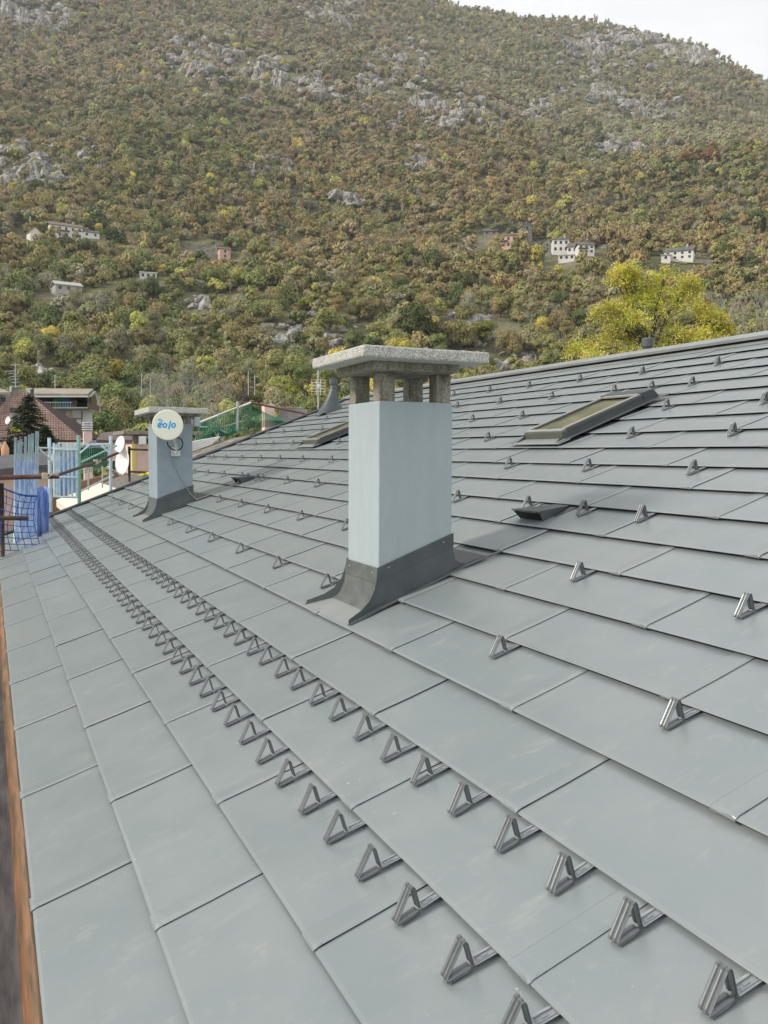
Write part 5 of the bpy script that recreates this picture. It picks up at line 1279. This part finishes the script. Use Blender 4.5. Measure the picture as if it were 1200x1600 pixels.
fo = link('forest', me); props(fo, 'dense autumn forest covering the whole mountainside', 'forest', None, 'stuff')
gn = bpy.data.node_groups.new('forest_scatter', 'GeometryNodeTree'); gn.interface.new_socket('Geometry', in_out='INPUT', socket_type='NodeSocketGeometry'); gn.interface.new_socket('Geometry', in_out='OUTPUT', socket_type='NodeSocketGeometry')
gi = gn.nodes.new('NodeGroupInput'); go = gn.nodes.new('NodeGroupOutput'); iop = gn.nodes.new('GeometryNodeInstanceOnPoints'); cinf = gn.nodes.new('GeometryNodeCollectionInfo')
cinf.inputs['Collection'].default_value = vc; cinf.inputs['Separate Children'].default_value = True; cinf.inputs['Reset Children'].default_value = True
def attr(nm, ty):
    q = gn.nodes.new('GeometryNodeInputNamedAttribute'); q.data_type = ty; q.inputs['Name'].default_value = nm; return q.outputs['Attribute']
iop.inputs['Pick Instance'].default_value = True
gn.links.new(gi.outputs[0], iop.inputs['Points']); gn.links.new(cinf.outputs[0], iop.inputs['Instance']); gn.links.new(attr('variant','INT'), iop.inputs['Instance Index'])
gn.links.new(attr('spin','FLOAT_VECTOR'), iop.inputs['Rotation']); gn.links.new(attr('size','FLOAT_VECTOR'), iop.inputs['Scale']); gn.links.new(iop.outputs[0], go.inputs[0])
md = fo.modifiers.new('scatter', 'NODES'); md.node_group = gn
print('forest', nr, 'individual', len(ind))

# ------------------------------------------------------------------ yellow tree behind the ridge, spruce, bare bushes
def big_tree(name, label, P, s, Hh, col_list, nleaf, leaf, seed, clumps):
    r = np.random.default_rng(seed); t = thing(name, label, 'tree', P)
    br = MB(); br.tube([P, P+Vector((.1,.1,Hh*.35)), P+Vector((.0,.2,Hh*.6))], [.14,.10,.05], 8)
    C = []
    for (cx_, cz_, rr_) in clumps:
        for q in range(4):
            off = Vector((r.uniform(-1,1)*rr_*.6, r.uniform(-1,1)*rr_*.9, r.uniform(-.6,.6)*rr_)); C.append((P+rt0*cx_+Vector((0,0,cz_))+off, rr_*r.uniform(.35,.6)))
    for c, rr_ in C[::2]:
        br.tube([P+Vector((0,0,Hh*.3)), (P+Vector((0,0,Hh*.45))).lerp(c, .45), c, c+Vector((r.uniform(-.3,.3),0,rr_*1.1))], [.04,.028,.014,.005], 5)
    part('trunk', br, M['bark'], t)
    for ki, (col, share) in enumerate(col_list):
        V = []; F = []
        nl = int(nleaf*share)
        # leaflets set along short drooping sprays
        for _ in range(nl//9):
            c, rr_ = C[r.integers(len(C))]; d = r.normal(size=3); d /= np.linalg.norm(d); d[2] = abs(d[2])*.9-.15
            st_ = np.array(c)+d*rr_*r.uniform(.45,1.05); ax_ = d*.6+r.normal(size=3)*.5; ax_[2] -= .15; ax_ /= np.linalg.norm(ax_)
            for q in range(9):
                p = st_+ax_*(q*leaf*.85)-np.array([0,0,(q*leaf)**2*.5]); sd_ = np.cross(ax_, r.normal(size=3)); sd_ /= np.linalg.norm(sd_); sg = 1
                tip = p+sd_*leaf*1.25*r.uniform(.7,1.2)-np.array([0,0,leaf*.3]); wv = ax_*leaf*.36; o = len(V)
                V += [tuple(p), tuple((p+tip)/2+wv), tuple(tip), tuple((p+tip)/2-wv)]; F.append((o,o+1,o+2,o+3))
        me = bpy.data.meshes.new('crown'); inv = inv_of(t); me.from_pydata([tuple(inv @ Vector(v)) for v in V], [], F); me.materials.append(M['leaf_o']); o_ = link('crown', me, t); o_.color = (*col, 1)
    return t
dR = 24; base = atD(1010, 640, dR); k = dR/F_PX
cl = [(( x-1010)*k*.88, (640-y)*k*.98, r_*k*.85) for x, y, r_ in ((930,560,40),(960,520,36),(985,470,34),(1020,455,36),(1050,480,38),(1000,520,50),(1060,530,46),(900,590,30),(1110,495,20),(1135,520,20),(1015,560,60),(975,440,14),(960,440,12),(1090,545,34),(1075,455,16),(945,500,22))]
big_tree('yellow_tree', 'loose yellow green tree rising behind the ridge at the right', base, 1, 4.0, [((.72,.63,.11),.42),((.54,.58,.12),.30),((.32,.44,.10),.13),((.62,.48,.30),.15)], 60000, .041, 5, cl)
# spruce beside the tiled house
def spruce(label, P, Hs, Rr, seed, nmat):
    r = np.random.default_rng(seed); t = thing('spruce_tree', label, 'conifer', P); part('trunk', MB().tube([P, P+Vector((0,0,Hs))], [.22,.03], 8), M['bark'], t)
    V = []; F = []
    for h in np.linspace(.05, .985, 34):
        for kb in range(20):
            a = r.uniform(0, 6.283); L0 = ((1-h)**.85*Rr+.10)*r.uniform(.65, 1.12); z0 = Hs*h+r.uniform(-.12,.12); dv = np.array([math.cos(a), math.sin(a), 0.])
            for q in range(int(8+L0*16)):
                f = r.random()**.7; p = np.array(P)+dv*L0*f+np.array([0,0,z0-.28*L0*f+.10*L0*f*f])
                sd_ = np.array([-dv[1], dv[0], 0])*r.choice([-1,1]); d = dv*.7+sd_*r.uniform(.2,1)+np.array([0,0,r.uniform(-.55,.15)]); d /= np.linalg.norm(d)
                w_ = np.cross(d, [0,0,1])+r.normal(size=3)*.3; w_ /= np.linalg.norm(w_); L2 = .16*(.5+f*.6); o = len(V)
                V += [tuple(p-w_*.03), tuple(p+d*L2), tuple(p+w_*.03), tuple(p-d*L2*.3)]; F.append((o,o+1,o+2,o+3))
    me = bpy.data.meshes.new('crown'); inv = inv_of(t); me.from_pydata([tuple(inv @ Vector(v)) for v in V], [], F); me.materials.append(M['leaf_o']); o_ = link('crown', me, t); o_.color = (.055,.085,.042,1)
P = atD(47, 735, 45); spruce('dark green spruce in front of the tiled roof', P, atD(47,617,45).z-P.z, 2.1, 3, None)
P = atD(72, 735, 42); spruce('shorter dark conifer right of the taller spruce', P, atD(72,668,42).z-P.z, 1.2, 4, None)
P = atD(16, 735, 40); spruce('low dark shrub at the left of the spruce under the eave', P, atD(16,690,40).z-P.z, 1.0, 5, None)
um = MB(); q = atD(8,705,39); um.lathe(q, (0,.1,1), [(-.45,.04),(-.2,.16),(.1,.17),(.42,.03)], 10); solo('folded_parasol', um, mat('salmon_cloth', (.65,.35,.22), .8), 'folded salmon coloured parasol before the orange wall', 'parasol', q, True)
def bare_bush(label, P, Hs, seed, col='bark_p', n_=42):
    r = random.Random(seed); mb = MB()
    def grow(p, d, L, rad, dep):
        e = p+d*L; mb.tube([p, p+d*L*.5+Vector((r.uniform(-.05,.05),r.uniform(-.05,.05),0))*L, e], [rad, rad*.75, rad*.55], 3)
        if dep:
            for _ in range(3): grow(e, (d+Vector((r.uniform(-.7,.7), r.uniform(-.7,.7), r.uniform(-.15,.5)))).normalized(), L*r.uniform(.55,.8), rad*.55, dep-1)
    for k_ in range(7): grow(P, Vector((r.uniform(-.5,.5), r.uniform(-.5,.5), 1)).normalized(), Hs*.36, .035, 4)
    solo('bare_bush', mb, M[col], label, 'bush', P)
P = atD(1165, 600, 26); bare_bush('bare grey twigs rising behind the ridge at the right edge', P, 2.9, 1)
P = atD(300, 705, 62); bare_bush('bare brown bush beyond the white sloping rail', P, 6.5, 2)
P = atD(350, 700, 66); bare_bush('bare grey bush behind the green net', P, 6, 3)
P = atD(260, 700, 70); bare_bush('bare twiggy bush behind the far chimney', P, 6, 4)

# ------------------------------------------------------------------ air
hb = MB(); hb.box((-1500,-60,-5),(2300,2300,860)); hm = bpy.data.materials.new('air'); hm.use_nodes = True; hnt = hm.node_tree; hnt.nodes.clear()
pv = N(hnt, 'ShaderNodeVolumePrincipled', i_Density=.00013); pv.inputs['Color'].default_value = (.93,.95,1,1); pv.inputs['Anisotropy'].default_value = .2
ho = N(hnt, 'ShaderNodeOutputMaterial'); hnt.links.new(pv.outputs[0], ho.inputs['Volume'])
solo('haze', hb, hm, None, None, kind='stuff')
